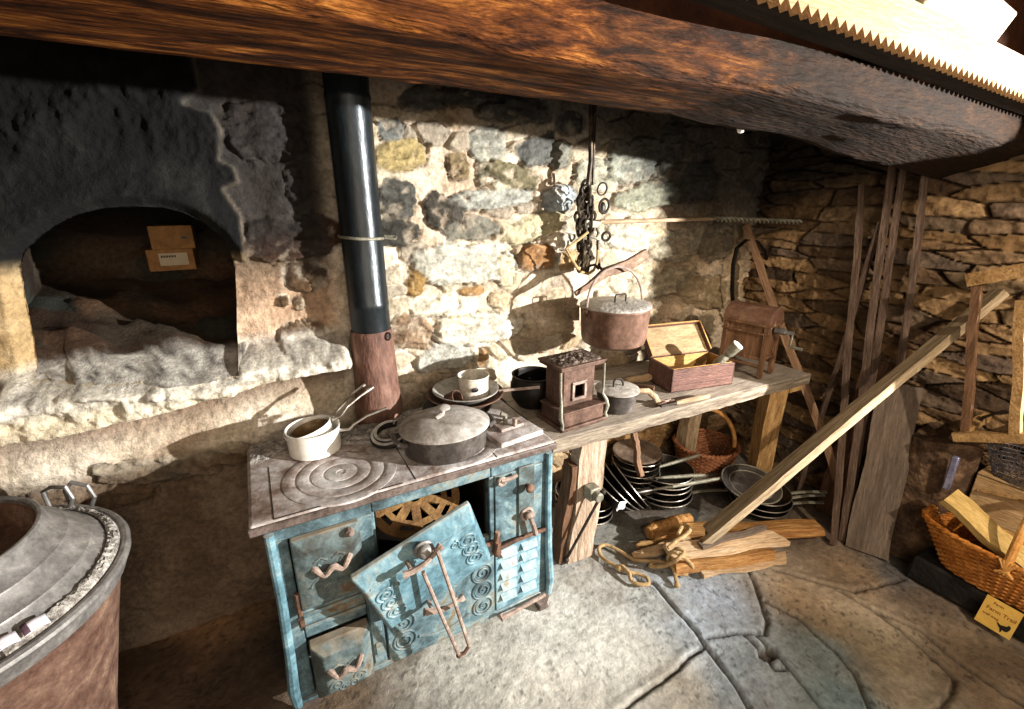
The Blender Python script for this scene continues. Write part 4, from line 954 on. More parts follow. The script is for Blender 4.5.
# red-brown box with open lid
bo, be = V(1.592,1.385,BZ+.003), V(1.936,1.320,BZ+.003)
ang = math.atan2(be.y-bo.y, be.x-bo.x)
bx_ = thing('wooden_box', 'red-brown wooden box with its lid propped open on the bench', 'box', tuple(bo), rot=Quaternion((0,0,1),ang))
LX, LY, LZ, T = (be-bo).length, .185, .112, .010
m = MB(bx_,False); m.bx(0,LX,0,T,0,LZ); m.bx(0,LX,LY-T,LY,0,LZ); m.bx(0,T,0,LY,0,LZ); m.bx(LX-T,LX,0,LY,0,LZ); m.bx(0,LX,0,LY,0,.01); m.build('case', M_BOXRED, bevel=.003)
m = MB(bx_,False); t=.003; m.bx(T,LX-T,T,T+t,.01,LZ+.0015); m.bx(T,LX-T,LY-T-t,LY-T,.01,LZ+.0015); m.bx(T,T+t,T,LY-T,.01,LZ+.0015); m.bx(LX-T-t,LX-T,T,LY-T,.01,LZ+.0015); m.bx(T,LX-T,T,LY-T,.010,.014); m.build('lining', M_BOXIN, bevel=.001)
RL = Matrix.Translation((0,LY,LZ)) @ Matrix.Rotation(math.radians(-42),4,'X')
m = MB(bx_,False); m.M = RL; m.bx(0,LX,0,.008,.002,.165); m.bx(0,LX,-.028,0,.157,.165); m.bx(0,.008,-.028,0,.002,.165); m.bx(LX-.008,LX,-.028,0,.002,.165); lid_ = m.build('lid', M_BOXRED, bevel=.002)
m = MB(bx_,False); m.M = RL; m.bx(.008,LX-.008,-.004,0,.004,.157); m.build('lid_lining', M_BOXLID, lid_)
m = MB(bx_,False); m.M = RL; e=.0015; m.bx(.006,LX-.006,-.029,-.0275,.1575,.1645); m.bx(0.001,.0075,-.029,-.0275,.002,.164); m.bx(LX-.0075,LX-.001,-.029,-.0275,.002,.164); m.build('lid_edge', M_BOXIN, lid_)
a_, b_ = V(1.865,1.375,BZ+.095), ony(738,345,1.30)
rodthing('wooden_mallet', 'turned wooden mallet with a pale round end sticking out of the open box', 'mallet', a_, b_, [('grip',[(0,-.55),(.012,-.55),(.012,.1),(0,.1)],M_OLDWOOD),('head',[(0,0),(.018,0),(.022,.1),(.019,.45),(.016,.5),(.024,.62),(.026,.98),(0,.985)],M_HANDLE),('end_disc',[(0,.985),(.0255,.985),(.025,1.02),(0,1.03)],M_ENAMEL)])
# winnowing-mill like wooden machine with barrel top
mo = V(2.115,1.295,BZ+.003); md = V(2.072,1.515,BZ+.003)
ml = thing('wooden_mill', 'brown wooden hand mill with a rounded top and crank at the far bench end', 'mill', tuple(mo), rot=Quaternion((0,0,1), math.atan2(md.y-mo.y, md.x-mo.x)-PI))
# local: -x is along the front face away from its near corner (towards the wall), -y... front face at y=0, body to +y
MW, MD, ZB, ZC = .225, .145, .095, .270
m = MB(ml,False)
for x in (-MW+.012,-.012):
    for y in (.012,MD-.012): pass
m.bx(-MW+.012,-.012,.010,.020,ZB,ZC); m.bx(-MW+.012,-.012,MD-.020,MD-.010,ZB,ZC); m.bx(-MW+.010,-MW+.020,.01,MD-.01,ZB,ZC); m.bx(-.020,-.010,.01,MD-.01,ZB,ZC); m.bx(-MW+.02,-.02,.015,MD-.015,ZB,ZB+.01)
m.build('body', M_MILL, bevel=.002)
m = MB(ml,False)
m.bx(-MW-.004,.004,-.004,.008,ZC-.05,ZC-.040); m.bx(-MW-.004,.004,-.006,MD+.006,ZC-.008,ZC+.004); m.bx(-MW+.01,-.01,.002,.012,ZB-.005,ZB+.012); m.bx(-MW+.02,-.02,.0,.012,ZB-.040,ZB-.028); m.bx(-.012,-.002,.01,MD-.01,ZB,ZB+.015)
m.build('rail', M_MILL, bevel=.002)
for x in (-MW,-.024):
    for y in (0,MD-.022):
        MB(ml,False).bx(x,x+.024,y,y+.022,0,ZC).build('leg', M_MILL, bevel=.003)
m = MB(ml,False); arc_ = [(-.004,ZC+.004)]+[(MD/2-(MD/2+.004)*math.cos(PI*k/16), ZC+.004+.078*math.sin(PI*k/16)) for k in range(1,16)]+[(MD+.004,ZC+.004)]
m.prism(arc_, -MW-.003, .003, 'x'); m.build('barrel_top', M_MILLTOP, bevel=.002, smooth=30)
m = MB(ml,False); m.tube([(.0,MD/2,ZC-.03),(.05,MD/2,ZC-.03)], .016, 12); m.tube([(.05,MD/2,ZC-.03),(.085,MD/2,ZC-.03)], .010, 10); m.build('axle', M_ZINC)
m = MB(ml,False); m.tube([(.08,MD/2,ZC-.03),(.083,MD/2-.02,ZC-.09)], .006, 8); m.tube([(.083,MD/2-.02,ZC-.09),(.14,MD/2-.02,ZC-.092)], .008, 8); m.build('crank', M_HANDLE)

# ------------------------------------------------------------------ hanging over the bench
CHY = 1.70
def ch(px,py,y=CHY): return ony(px,py,y)
M_CHAIN = mat('chain_iron', [(.3,'#14100c'),(.5,'#2f271f'),(.68,'#5d5140')], 14, rough=.5, metal=.6, bump=.3, bscale=60, dist=.003)
top = ch(595,112); top = V(top.x, CHY, 1.93)
cn = thing('pot_chain', 'rusty hearth chain of rings and hooks hanging from behind the beam over the bench', 'chain', tuple(top))
mm = MB(cn)
def link(m, c, L, r, rot, wire):
    ax = (math.sin(rot), math.cos(rot), 0)
    m.torus(c, r, wire, ax, 18, 6, sx=1.0)
def ovalpts(c, a, b, rot, n=20):
    return [V(c[0]+a*math.cos(rot)*math.cos(2*PI*k/n), c[1]+a*math.sin(rot)*math.cos(2*PI*k/n), c[2]+b*math.sin(2*PI*k/n)) for k in range(n)]
z0_ = ch(596,185).z
MB(cn).tube([top+V(0,0,.40), top, V(top.x+.004,CHY,1.75), V(top.x+.008,CHY,z0_)], .0065, 8).tube([top+V(-.02,0,.40), top+V(-.02,0,0), V(top.x-.010,CHY,1.75), V(top.x-.018,CHY,z0_+.0)], .010, 8).build('hanging_rod', M_CHAIN)
rr = random.Random(11)
z = z0_-.005; k = 0
while z > ch(596,268).z:
    for s_ in ((0,) if k < 1 else (0,1,.5,-.6,-1.1) if 2 <= k <= 5 else (0,.8,-.3)):
        c = V(top.x-.026+.026*s_+rr.uniform(-.010,.010), CHY+rr.uniform(-.012,.012), z)
        MB(cn).tube(ovalpts(c, rr.uniform(.014,.021), rr.uniform(.020,.028), rr.uniform(-.9,.9) + (PI/2 if k%2 else 0)*.6), .0068, 6, closed=True).build('link', M_CHAIN)
    z -= .031; k += 1
for (px,py,r,w) in ((584,190,.020,.005),(600,189,.026,.004),(602,206,.030,.006),(588,228,.026,.006),(604,236,.019,.006),(582,215,.022,.005)):
    c = ch(px,py); MB(cn).torus(c+V(0,-.015,0), r, w, (rr.uniform(-.4,.4),1,rr.uniform(-.2,.2)), 22, 8).build('ring', M_CHAIN)
m = MB(cn); c = ch(601,207); m.ball(c+V(0,-.012,-.005),.021,(.7,.5,1.3)); m.build('pear_weight', M_BLACK)
m = MB(cn); c = ch(591,224); m.box(c+V(0,-.01,0),(.085,.02,.030),Matrix.Rotation(.1,3,'Y')); m.box(c+V(-.055,0,-.012),(.04,.03,.022)); m.tube([c+V(.02,-.01,0),c+V(.03,-.02,-.04),c+V(.01,-.03,-.06),c+V(-.02,-.02,-.05)], .008, 8); m.build('shackle', M_HANDLE, bevel=.004)
m = MB(cn); p = ch(598,240); m.tube([p, p+V(.0,-.005,-.07), p+V(.008,-.01,-.12), p+V(.03,-.02,-.14), p+V(.045,-.02,-.12)], [.008,.007,.008,.007,.005], 8); m.build('hook', M_CHAIN)
m = MB(cn); p = ch(586,245); m.tube([p, p+V(-.004,0,-.05), p+V(.012,0,-.075), p+V(.03,0,-.05)], .006, 8); m.build('hook', M_CHAIN)
rp_ = thing('rope_loop', 'pale rope loop drooping from the hearth chain left of the hanging pot', 'rope', tuple(ch(566,250)))
pts = [ch(*q,CHY-.03) for q in ((588,232),(578,240),(566,249),(571,258),(576,266),(581,272),(588,274),(594,270),(597,262),(598,250))]
MB(rp_).tube(pts, .0062, 8).build('rope', M_ROPE)
# curved iron arm
PY = 1.56
arm = thing('iron_hanger', 'curved flat iron bar hung on the chain hook and carrying the lidded pot', 'hanger', tuple(ony(605,272,PY+.04)))
cl = [((575,294),.010,.006),((588,286),.012,.008),((597,279),.014,.010),((606,272),.020,.010),((616,269),.022,.010),((628,265),.024,.009),((638,259),.024,.009),((647,253),.020,.008)]
m = MB(arm); vs = []; 
for (q, hw, th) in cl:
    c = ony(q[0],q[1],PY+.05); t_ = V(.85,0,.5)
    nrm = V(-.45,0,.9).normalized()
    for (a,b) in ((-1,-1),(1,-1),(1,1),(-1,1)): vs.append(c+nrm*hw*a*1.1+V(0,1,0)*th*b)
fs = []
for i in range(len(cl)-1):
    for j in range(4): fs.append((i*4+j, i*4+(j+1)%4, i*4+4+(j+1)%4, i*4+4+j))
fs += [(0,1,2,3), tuple(len(vs)-4+j for j in (3,2,1,0))]
m.add(vs, fs); m.build('blade', mat('brown_iron_blade',['#35261c','#5b4434','#7a6350'],8,rough=.55,metal=.3,bump=.3), bevel=.003)
hk = ony(598,272,PY+.06)
MB(arm).tube([hk+V(-.012,.05,.02), hk+V(-.002,.02,.03), hk+V(.004,.0,.012)], .006, 8).build('hanger', M_CHAIN)
# the hanging pot
pt = V(*ony(614,325,PY)); rim_z = ony(614,306,PY-.0).z; bot_z = ony(614,356,PY-.15).z
rr_ = .165
hp_ = thing('hanging_pot', 'lidded copper-brown pot hanging by its bail from the curved iron bar', 'pot', (pt.x, PY, bot_z))
hh = rim_z-bot_z
MB(hp_,False).lathe([(0,0),(.120,0),(.138,.012),(.145,.035),(.152,hh-.012),(.156,hh-.006),(.153,hh),(.147,hh-.004),(.140,.04),(.12,.012),(0,.01)], n=56).build('pot', M_COPPER)
l_ = MB(hp_,False).lathe([(.147,hh-.004),(.157,hh+.002),(.157,hh+.007),(.150,hh+.012),(.14,hh+.016),(.05,hh+.024),(0,hh+.025),(0,hh+.019),(.13,hh+.010)], n=56).build('lid', mat('dusty_tin_lid',[(.3,'#77716a'),(.5,'#a8a39b'),(.7,'#cbc7bf')],14,rough=.5,metal=.2,bump=.35))
m = MB(hp_,False); m.tube([(-.030,-.03,hh+.02),(-.030,-.03,hh+.05),(-.028,-.03,hh+.056),(.028,-.03,hh+.056),(.030,-.03,hh+.05),(.030,-.03,hh+.02)], .004, 8); m.build('lid_handle', M_DARKIRON, l_)
bh = ony(617,266,PY+.03).z-bot_z-hh
m = MB(hp_,False); pts = [(-.158*math.cos(PI*k/28)+.0, .012*math.sin(PI*k/28)+.0, hh-.012+(bh+.012)*math.sin(PI*k/28)**.85) for k in range(29)]; m.tube(pts, .0055, 8); m.build('bail', M_RUSTL)
for s in (-1,1):
    m = MB(hp_,False); m.torus((s*.160,0,hh-.012),.014,.005,(0,1,0),20,6); m.box((s*.151,0,hh-.025),(.012,.03,.03)); m.build('ear', M_COPPER)
# long stick and twisted cord along the wall
a_, b_ = ony(600,222,1.77), ony(742,218,1.77)
rodthing('wooden_rod', 'long thin pale rod fixed level along the wall behind the hearth chain', 'rod', a_, b_, [('rod',[(0,0),(.009,0),(.0095,.5),(.008,1),(0,1)],M_OLDWOOD)])
tw_ = thing('twisted_cord', 'grey twisted cord stretched level across the dark corner of the walls', 'cord', tuple(ony(722,219,1.74)))
a_, b_ = ony(716,219,1.74), onx(800,222,2.62)
for ph in (0,PI):
    d = (b_-a_); pts = [a_+d*(k/90)+V(0,.009*math.cos(ph+k*.7),.009*math.sin(ph+k*.7)) for k in range(91)]
    MB(tw_).tube(pts, .007, 6).build('strand', M_HANDLE)
# pole and band hoop behind the mill
t0 = onx(745,226,2.60); 
def along(px0,py0,px1,py1,X,zt):
    lo, hi = 0.5, 3.0
    for _ in range(50):
        md_ = (lo+hi)/2; q = onx(px0+(px1-px0)*md_, py0+(py1-py0)*md_, X)
        if q.z > zt: lo = md_
        else: hi = md_
    return q
b_ = along(745,226,806,392,2.54,0.0)
pole = thing('wooden_pole', 'light brown wooden pole leaning into the corner right of the hand mill', 'pole', tuple(b_), rot=axisrot(b_, onx(745,226,2.50),(-.8,-.6,0)))
Lp = (onx(745,226,2.50)-b_).length
MB(pole,False).plank(Lp,.040,.030,seed=8,rough=.003,seg=20).build('shaft', M_DARKWOOD if False else mat('light_brown_pole',[(.3,'#5a412c'),(.5,'#83644a'),(.7,'#a5866a')],5,(9,9,1),rough=.75,bump=.3))  # light brown pole wood
hb = thing('iron_hoop', 'narrow black iron hoop standing against the wall behind the hand mill', 'hoop', tuple(ony(738,330,1.72)))
pts = [ony(*q,1.74) for q in ((734,318),(732,290),(733,265),(737,248),(746,240),(757,241),(764,250))]+[ony(770,275,1.74)]
MB(hb).tube(pts, .014, 6, flat=.4).build('band', M_BLACK)
# ------------------------------------------------------------------ under the bench
def pan_template(name, label, cat, loc, r, h, handle, material, hmat, rot=None, group=None):
    o = thing(name, label, cat, loc, group, rot)
    MB(o,False).lathe(hole_prof(r*.74, r, h, .004, .003), n=44).build('pan', material)
    m = MB(o,False); m.torus((0,0,h+.001), r+.001, .0032, n=44, m=6); m.build('rim', M_PANRIM)
    if handle:
        m = MB(o,False); m.tube([(r-.004,0,h-.012),(r+.03,0,h-.002),(r+handle*.5,0,h+.012),(r+handle,0,h+.02)], [.013,.011,.012,.014], 8, flat=.35); m.torus((r+handle-.012,0,h+.019),.006,.003); m.build('handle', hmat)
    return o
def rz(a): return Quaternion((0,0,1), math.radians(a))
def pile(base, n, dz, labels, tmpl, angs, tilt=None, jx=.006, group=None, sc=None):
    out = []
    for k in range(n):
        loc = (base.x+rnd.uniform(-jx,jx), base.y+rnd.uniform(-jx,jx), base.z+k*dz)
        q = rz(angs[k % len(angs)]+rnd.uniform(-4,4))
        if tilt is not None: q = tilt @ q
        s = sc[k] if sc else 1.0
        o = dup(tmpl, loc, q, labels[k], (s,s,s)); 
        if group: o['group'] = group
        out.append(o)
    return out
T1 = pan_template('frying_pan','t','pan',(0,0,0),.155,.045,.19,M_PAN,M_HANDLE)
T2 = pan_template('griddle_plate','t','griddle',(0,0,0),.140,.030,0,M_BLACK,M_PAN)
T3 = pan_template('baking_dish','t','pan',(0,0,0),.150,.050,0,M_PAN,M_PAN)
order = ['lowest','second from the floor','third from the floor','fourth from the floor','fifth from the floor','sixth from the floor','topmost']
c1 = onz(664,507,.0); c1 = V(c1.x+.04,c1.y+.06,.012)
lab = ['iron pan %s in the middle stack of pans under the bench' % w for w in ('lowest','second from the floor','third from the floor','fourth from the floor','topmost')]
pile(c1, 2, .034, lab[:2], T1, [-30,-12], group='iron pans stacked under the bench'); pile(c1+V(0,0,.068), 3, .034, lab[2:], T3, [0], group='iron pans stacked under the bench')
c2 = V(c1.x+.10,c1.y+.20,.012)
lab = ['round black griddle plate %s in the rear stack under the bench' % w for w in ('lowest','second from the floor','third from the floor','fourth from the floor','fifth from the floor','sixth from the floor','seventh from the floor','topmost')]
g0 = onz(637,452,.29)
pile(V(g0.x,min(g0.y,1.66),.012), 8, .034, lab, T2, [0], sc=[.9]*8, group='black griddle plates stacked under the bench')
gl = thing('round_griddle', 'flat dusty brown griddle topping the rear stack of griddle plates under the bench', 'griddle', (g0.x,min(g0.y,1.66),.012+8*.034+.004))
MB(gl,False).lathe([(0,0),(.12,0),(.130,.004),(.130,.012),(.122,.014),(.11,.010),(0,.010)], n=44).build('plate', mat('dusty_brown_iron',['#3b3027','#5d4d3f','#7a6857'],9,rough=.7,bump=.3))
# three dishes leaning, and three lying behind the first leg
def tq(axis, deg): return Quaternion(axis, math.radians(deg))
bl = onz(622,520,0)
for k in range(4):
    q = tq((.45,1,0), -58+3*k) 
    dup(T3, (bl.x-.075-.034*k+.13, bl.y+.06+.008*k, .128-.004*k), tq((.35,1,0), 52-4*k), 'iron dish %s of those leaning against the middle pan stack' % ('first and nearest the stack','second','third','outermost and nearest the bench leg')[k])['group'] = 'iron dishes leaning under the bench'
cl_ = onz(600,522,0)
for k in range(3):
    dup(T3, (cl_.x-.06, cl_.y+.08, .016+.038*k), tq((.3,1,0), 10), 'iron dish %s in the low pile behind the near bench leg' % ('lowest','in the middle','topmost')[k])['group'] = 'iron dishes piled behind the bench leg'
tagp = thing('paper_tag', 'crumpled white paper tag stuck on the leaning iron dishes', 'tag', tuple(ony(622,507,1.40)))
c = ony(622,506,bl.y-.085)
MB(tagp).grid(lambda u,v: c+V((u-.5)*.055, .006*math.sin(u*7+v*5)+.004, (v-.5)*.042+.01*(u-.5)), 8, 7).build('paper', M_PAPER).modifiers.new('s','SOLIDIFY').thickness = .0015
# right-hand stack with handles towards the wall
c3 = onz(757,503,0); c3 = V(2.205,1.235,.012)
lab = ['iron frying pan %s in the stack below the far bench leg' % w for w in ('lowest','in the middle','topmost')]
pile(c3, 3, .034, lab, T1, [-38,-30,-34], sc=[.93]*3, group='iron frying pans by the far bench leg')
rl = thing('sieve_ring', 'round pan lid leaning on the frying pan stack by the far bench leg', 'lid', (c3.x-.06,c3.y+.03,.150), rot=tq((1,-.3,0),10))
MB(rl,False).lathe([(0,0),(.10,0),(.135,.012),(.150,.014),(.150,.019),(.13,.018),(.10,.006),(0,.006)], n=44).build('lid', M_GREYPOT); MB(rl,False).torus((0,0,.019),.147,.004,n=44).build('rim', M_HANDLE); MB(rl,False).torus((0,0,.010),.108,.004,n=44).build('inner_ring', M_HANDLE)
for o in (T1,T2,T3):
    for c in list(o.children): bpy.data.objects.remove(c)
    bpy.data.objects.remove(o)
# grey wrought handles poking out over the stacks
for k,(p0,p1,z0,z1,lb) in enumerate((((655,468),(700,455),.20,.24,'grey iron spatula lying over the black pan stacks, farthest of the three'),((655,478),(705,475),.19,.20,'grey iron skewer lying over the pan stacks, middle of the three'),((652,490),(722,478),.185,.17,'grey iron spatula lying over the pan stacks, nearest of the three'))):
    a_, b_ = onz(*p0,z0), onz(*p1,z1)
    rodthing('spatula' if k != 1 else 'skewer', lb, 'spatula' if k != 1 else 'skewer', a_, b_, [('shaft',[(0,0),(.006,0),(.009,.3),(.011,.75),(.008,1),(0,1)],M_HANDLE),('blade',[(0,-.25),(.012,-.24),(.018,-.12),(.010,0),(0,.0)],M_PAN)])
br_ = onz(640,470,.30)
st_ = thing('wooden_stick', 'short upright wooden stick standing among the griddle plates under the bench', 'stick', tuple(ony(640,476,1.50)), rot=axisrot(ony(640,476,1.50), ony(634,432,1.56),(0,1,0)))
MB(st_,False).plank((ony(640,476,1.50)-ony(634,432,1.56)).length,.026,.026,seed=4,rough=.003).build('stick', M_MILL)
# round wicker basket
def wicker(root, cx, cy, rx0, ry0, rx1, ry1, h, rows, stakes, material, r=.006, z0=0.0, sup=2.0, flare=1.0):
    m = MB(root,False); n = stakes*4
    def shape(a, t):
        k = t**flare; rx = rx0+(rx1-rx0)*k; ry = ry0+(ry1-ry0)*k
        c, s = math.cos(a), math.sin(a); q = (abs(c)**sup+abs(s)**sup)**(-1/sup)
        return rx*c*q, ry*s*q
    for k in range(rows):
        t = (k+.5)/rows; pts = []
        for j in range(n):
            a = 2*PI*j/n; x, y = shape(a, t); L = math.hypot(x,y); w = .0045*math.cos(stakes*a/1.0/1+ (PI if k%2 else 0))
            pts.append((cx+x*(1+w/L), cy+y*(1+w/L), z0+h*t))
        m.tube(pts, r, 5, closed=True)
    m.build('weave', material)
    m = MB(root,False)
    for j in range(stakes):
        a = 2*PI*j/stakes; m.tube([(cx+shape(a,t)[0], cy+shape(a,t)[1], z0+h*t) for t in (0,.25,.5,.75,1)], r*.8, 5)
    m.build('stake', material)
    m = MB(root,False)
    for q in (0,1):
        pts = []
        for j in range(96):
            a = 2*PI*j/96; x, y = shape(a,1); L = math.hypot(x,y); w = .006*math.cos(a*26+q*PI); pts.append((cx+x*(1+w/L), cy+y*(1+w/L), z0+h+.006*math.sin(a*26+q*PI)))
        m.tube(pts, r*1.35, 6, closed=True)
    m.build('rim', material)
    m = MB(root,False); m.grid(lambda u,v: (cx+shape(2*PI*u,0)[0]*v, cy+shape(2*PI*u,0)[1]*v, z0+.004), 40, 4, True); m.build('bottom', material)
bc = onz(712,476,0); bc = V(bc.x-.035, bc.y+.05, .012)
bk = thing('wicker_basket', 'round brown wicker basket with a tall hoop handle under the bench', 'basket', tuple(bc), rot=Quaternion((0,0,1), math.radians(-48)))
wicker(bk, 0,0,.125,.125,.180,.170,.20,17,22,M_WICKD,.0062)
hx = [(-.165*math.cos(PI*k/20)*.97, .02+.03*math.sin(PI*k/20), .19+.21*math.sin(PI*k/20)) for k in range(21)]
MB(bk,False).tube(hx, .012, 8).build('handle', M_WICKH)
dk = thing('iron_kettle', 'dark round iron kettle half hidden between griddles and wicker basket', 'kettle', (bc.x-.30, bc.y+.075, .012)); dk.scale = (.75,.75,.75)
MB(dk,False).lathe([(0,0),(.09,0),(.12,.05),(.125,.13),(.10,.2),(.06,.225),(.055,.22),(.09,.195),(.11,.13),(.1,.05),(0,.01)], n=36).build('pot', M_BLACK)
# ------------------------------------------------------------------ firewood on the floor
lgp0, lgp1 = onz(652,532,.045), onz(818,528,.045)
fl_ = thing('firewood_log', 'long split orange log lying across the floor in front of the pans', 'log', tuple(lgp0), rot=axisrot(lgp0, lgp1,(0,0,1)))
L = (lgp1-lgp0).length
m = MB(fl_,False)
def logfn(u,v):
    a = 2*PI*u; fl = 1.0; r = .042*(1+.10*math.sin(3*a+v*5)+.06*math.sin(7*a+v*11)+.18*math.exp(-((v-.06)/.05)**2)); y = r*math.sin(a); y = min(y, .022+.004*math.sin(v*9)); return V(r*1.15*math.cos(a), y, v*L)
m.grid(logfn, 26, 30, True); m.f.append([i*30 for i in range(26)]); m.f.append([i*30+29 for i in range(25,-1,-1)])
m.build('log', M_ORWOOD, smooth=45)
kb = thing('knotted_log', 'short knobbly orange log end lying beside the pans and rope', 'log', tuple(onz(652,531,.05)))
a_, b_ = onz(648,533,.04), onz(690,518,.05)
M1 = MB(kb); M1.tube([a_, a_+(b_-a_)*.15, a_+(b_-a_)*.35, a_+(b_-a_)*.6, a_+(b_-a_)*.8, b_], [.030,.042,.036,.040,.034,.026], 12); M1.build('log', M_ORWOOD, smooth=60)
def stick(name, label, cat, q0, q1, z0, z1, W, T, material, seed, hint=(0,0,1), **k):
    a_, b_ = onz(*q0,z0), onz(*q1,z1)
    o = thing(name, label, cat, tuple(a_), rot=axisrot(a_, b_, hint))
    MB(o,False).plank((b_-a_).length, W, T, seed=seed, **k).build('board', material)
    return o
stick('split_board','pale split board roped on top of the firewood bundle','wood',(668,553),(783,537),.075,.095,.085,.026,M_PALEWOOD,21,rough=.005,cut1=.03)
stick('split_log','orange split billet under the pale roped board','wood',(672,566),(770,552),.034,.036,.075,.052,M_ORWOOD,22,rough=.004,hint=(.2,.2,1))
stick('split_board','pale split board with a forked end lying lowest in the firewood bundle','wood',(700,572),(783,559),.012,.014,.055,.018,M_PALEWOOD,23,rough=.004,cut1=-.04)
stick('kindling_stick','bluish grey stick behind the roped pale board','wood',(700,546),(765,528),.10,.11,.03,.02,M_GREYBOARD,24,rough=.003)
stick('wooden_wedge','pointed pale wooden wedge sticking out left of the firewood bundle','wood',(690,540),(633,557),.035,.016,.07,.030,M_PALEWOOD,25,rough=.003,taper=.25)
stick('kindling_stick','small yellow kindling stick on the floor by the near bench leg','wood',(636,546),(658,541),.012,.013,.025,.016,M_YELWOOD,26,rough=.002)
ro = thing('rope', 'knotted hemp rope looped on the flagstones and round the firewood', 'rope', tuple(onz(610,550,.01)))
rp1 = [((634,560),.012),((618,550),.012),((606,545),.012),((599,548),.012),((602,557),.012),((612,564),.014),((620,568),.02),((629,572),.014),((639,574),.012),((647,578),.012),((648,584),.012),((638,584),.012),((631,580),.013),((629,573),.026),((621,566),.028),((617,569),.014)]
rp2 = [((634,560),.012),((650,561),.014),((662,562),.02),((672,566),.03),((682,570),.03),((692,570),.02),((691,564),.06),((682,556),.11),((672,552),.11),((668,560),.05),((674,570),.03),((676,580),.014),((677,584),.012)]
rp3 = [((660,560),.016),((650,566),.013),((664,566),.03),((676,560),.10),((684,552),.125),((676,549),.12),((671,558),.06),((679,572),.02),((688,575),.013)]
rp4 = [((668,548),.10),((676,541),.12),((684,536),.13),((690,530),.13),((684,525),.12),((678,534),.13)]
def smoothp(pts, n=6):
    P = [onz(q[0],q[1],z) for q,z in pts]; out = []
    for i in range(len(P)-1):
        p0,p1,p2,p3 = P[max(i-1,0)],P[i],P[i+1],P[min(i+2,len(P)-1)]
        for k in range(n):
            t = k/n; out.append(.5*((2*p1)+(p2-p0)*t+(2*p0-5*p1+4*p2-p3)*t*t+(3*p1-p0-3*p2+p3)*t**3))
    return out+[P[-1]]
m = MB(ro)
for q in (rp1,rp2,rp3,rp4): m.tube(smoothp(q), .0085, 8)
m.ball(onz(677,585,.012),.013); m.ball(onz(621,568,.018),.018,(1.3,1,.8))
m.build('rope', M_ROPE)

# ------------------------------------------------------------------ the long plank
a_, b_ = onz(700,541,.085), onx(1000,292,2.64)
lp_ = thing('long_plank', 'long weathered plank sloping from the firewood up to the slate wall', 'plank', tuple(a_), rot=axisrot(a_, b_, (-.25,.35,.9)))
MB(lp_,False).plank((b_-a_).length, .105, .032, seed=41, rough=.002, seg=30, cut0=.12, taper=.55).build('board', mat('long_plank_wood',[(.3,'#65553f'),(.45,'#8a785d'),(.58,'#a39176'),(.72,'#baaa92')],5,(9,9,.8),rough=.8,bump=.35,bscale=14))
# ------------------------------------------------------------------ bars and boards leaning on the slate wall
M_BAR = mat('brown_bar', [(.3,'#33261d'),(.5,'#58463a'),(.7,'#7d6a5c')], 7, (6,6,.8), rough=.65, bump=.3, bscale=20)
bars = [((833,545),(862,185),.025,.022,'leaning brown wooden bar, first from the corner in the row on the slate wall'),
        ((843,541),(893,160),.028,.022,'leaning brown wooden bar, second from the corner in the row on the slate wall'),
        ((848,531),(905,165),.026,.022,'thin lighter wooden bar standing close beside the wide grey board'),
        ((868,549),(926,172),.026,.022,'leaning brown bar whose foot hides behind the wide grey board'),
        ((812,470),(881,222),.024,.018,'thin dark bar slanting behind the other bars in the corner')]
for k,(q0,q1,W,T,lb) in enumerate(bars):
    b_ = onz(*q0,0) if k < 3 else (onz(868,549,0)+V(.17,.03,0) if k == 3 else V(2.55,1.22,0))
    t_ = onx(*q1,2.645-.01*(k%2))
    b_ = V(b_.x,b_.y,.004)
    o = thing('leaning_bar', lb, 'bar', tuple(b_), 'bars leaning on the slate wall', axisrot(b_, t_, (-1,-.2,0)))
    MB(o,False).plank((t_-b_).length, W, T, seed=50+k, rough=.002, seg=20).build('bar', M_BAR)
def pb_(name,label,cat,q0,q1,q2,q3,X,T,material,seed,zb=.0):
    # board given by its bottom corners on the floor and top corners
    b0, b1 = onz(*q0,zb), onz(*q1,zb); t0, t1 = onx(*q2,X), onx(*q3,X)
    b = (b0+b1)/2; t = (t0+t1)/2; nrm = (b1-b0).cross(t-b).normalized()
    if nrm.x > 0: nrm = -nrm
    o = thing(name,label,cat,tuple(b),rot=axisrot(b,t,-nrm))
    MB(o,False).plank((t-b).length,(b1-b0).length,T,seed=seed,rough=.003,seg=16,taper=.95).build('board',material)
pb_('wide_board','wide grey-brown board standing on the flagstones against the slate wall','board',(846,544),(888,561),(880,392),(926,378),2.56,.03,M_GREYBOARD,61)
dbd = V(2.50,1.03,.0)
o = thing('dark_board','rough dark board leaning behind the bars beside the far pans','board',tuple(dbd),rot=axisrot(dbd,V(2.64,1.02,.85),(-1,0,0)))
MB(o,False).plank(.86,.13,.025,seed=62,rough=.004).build('board',M_DARKWOOD)
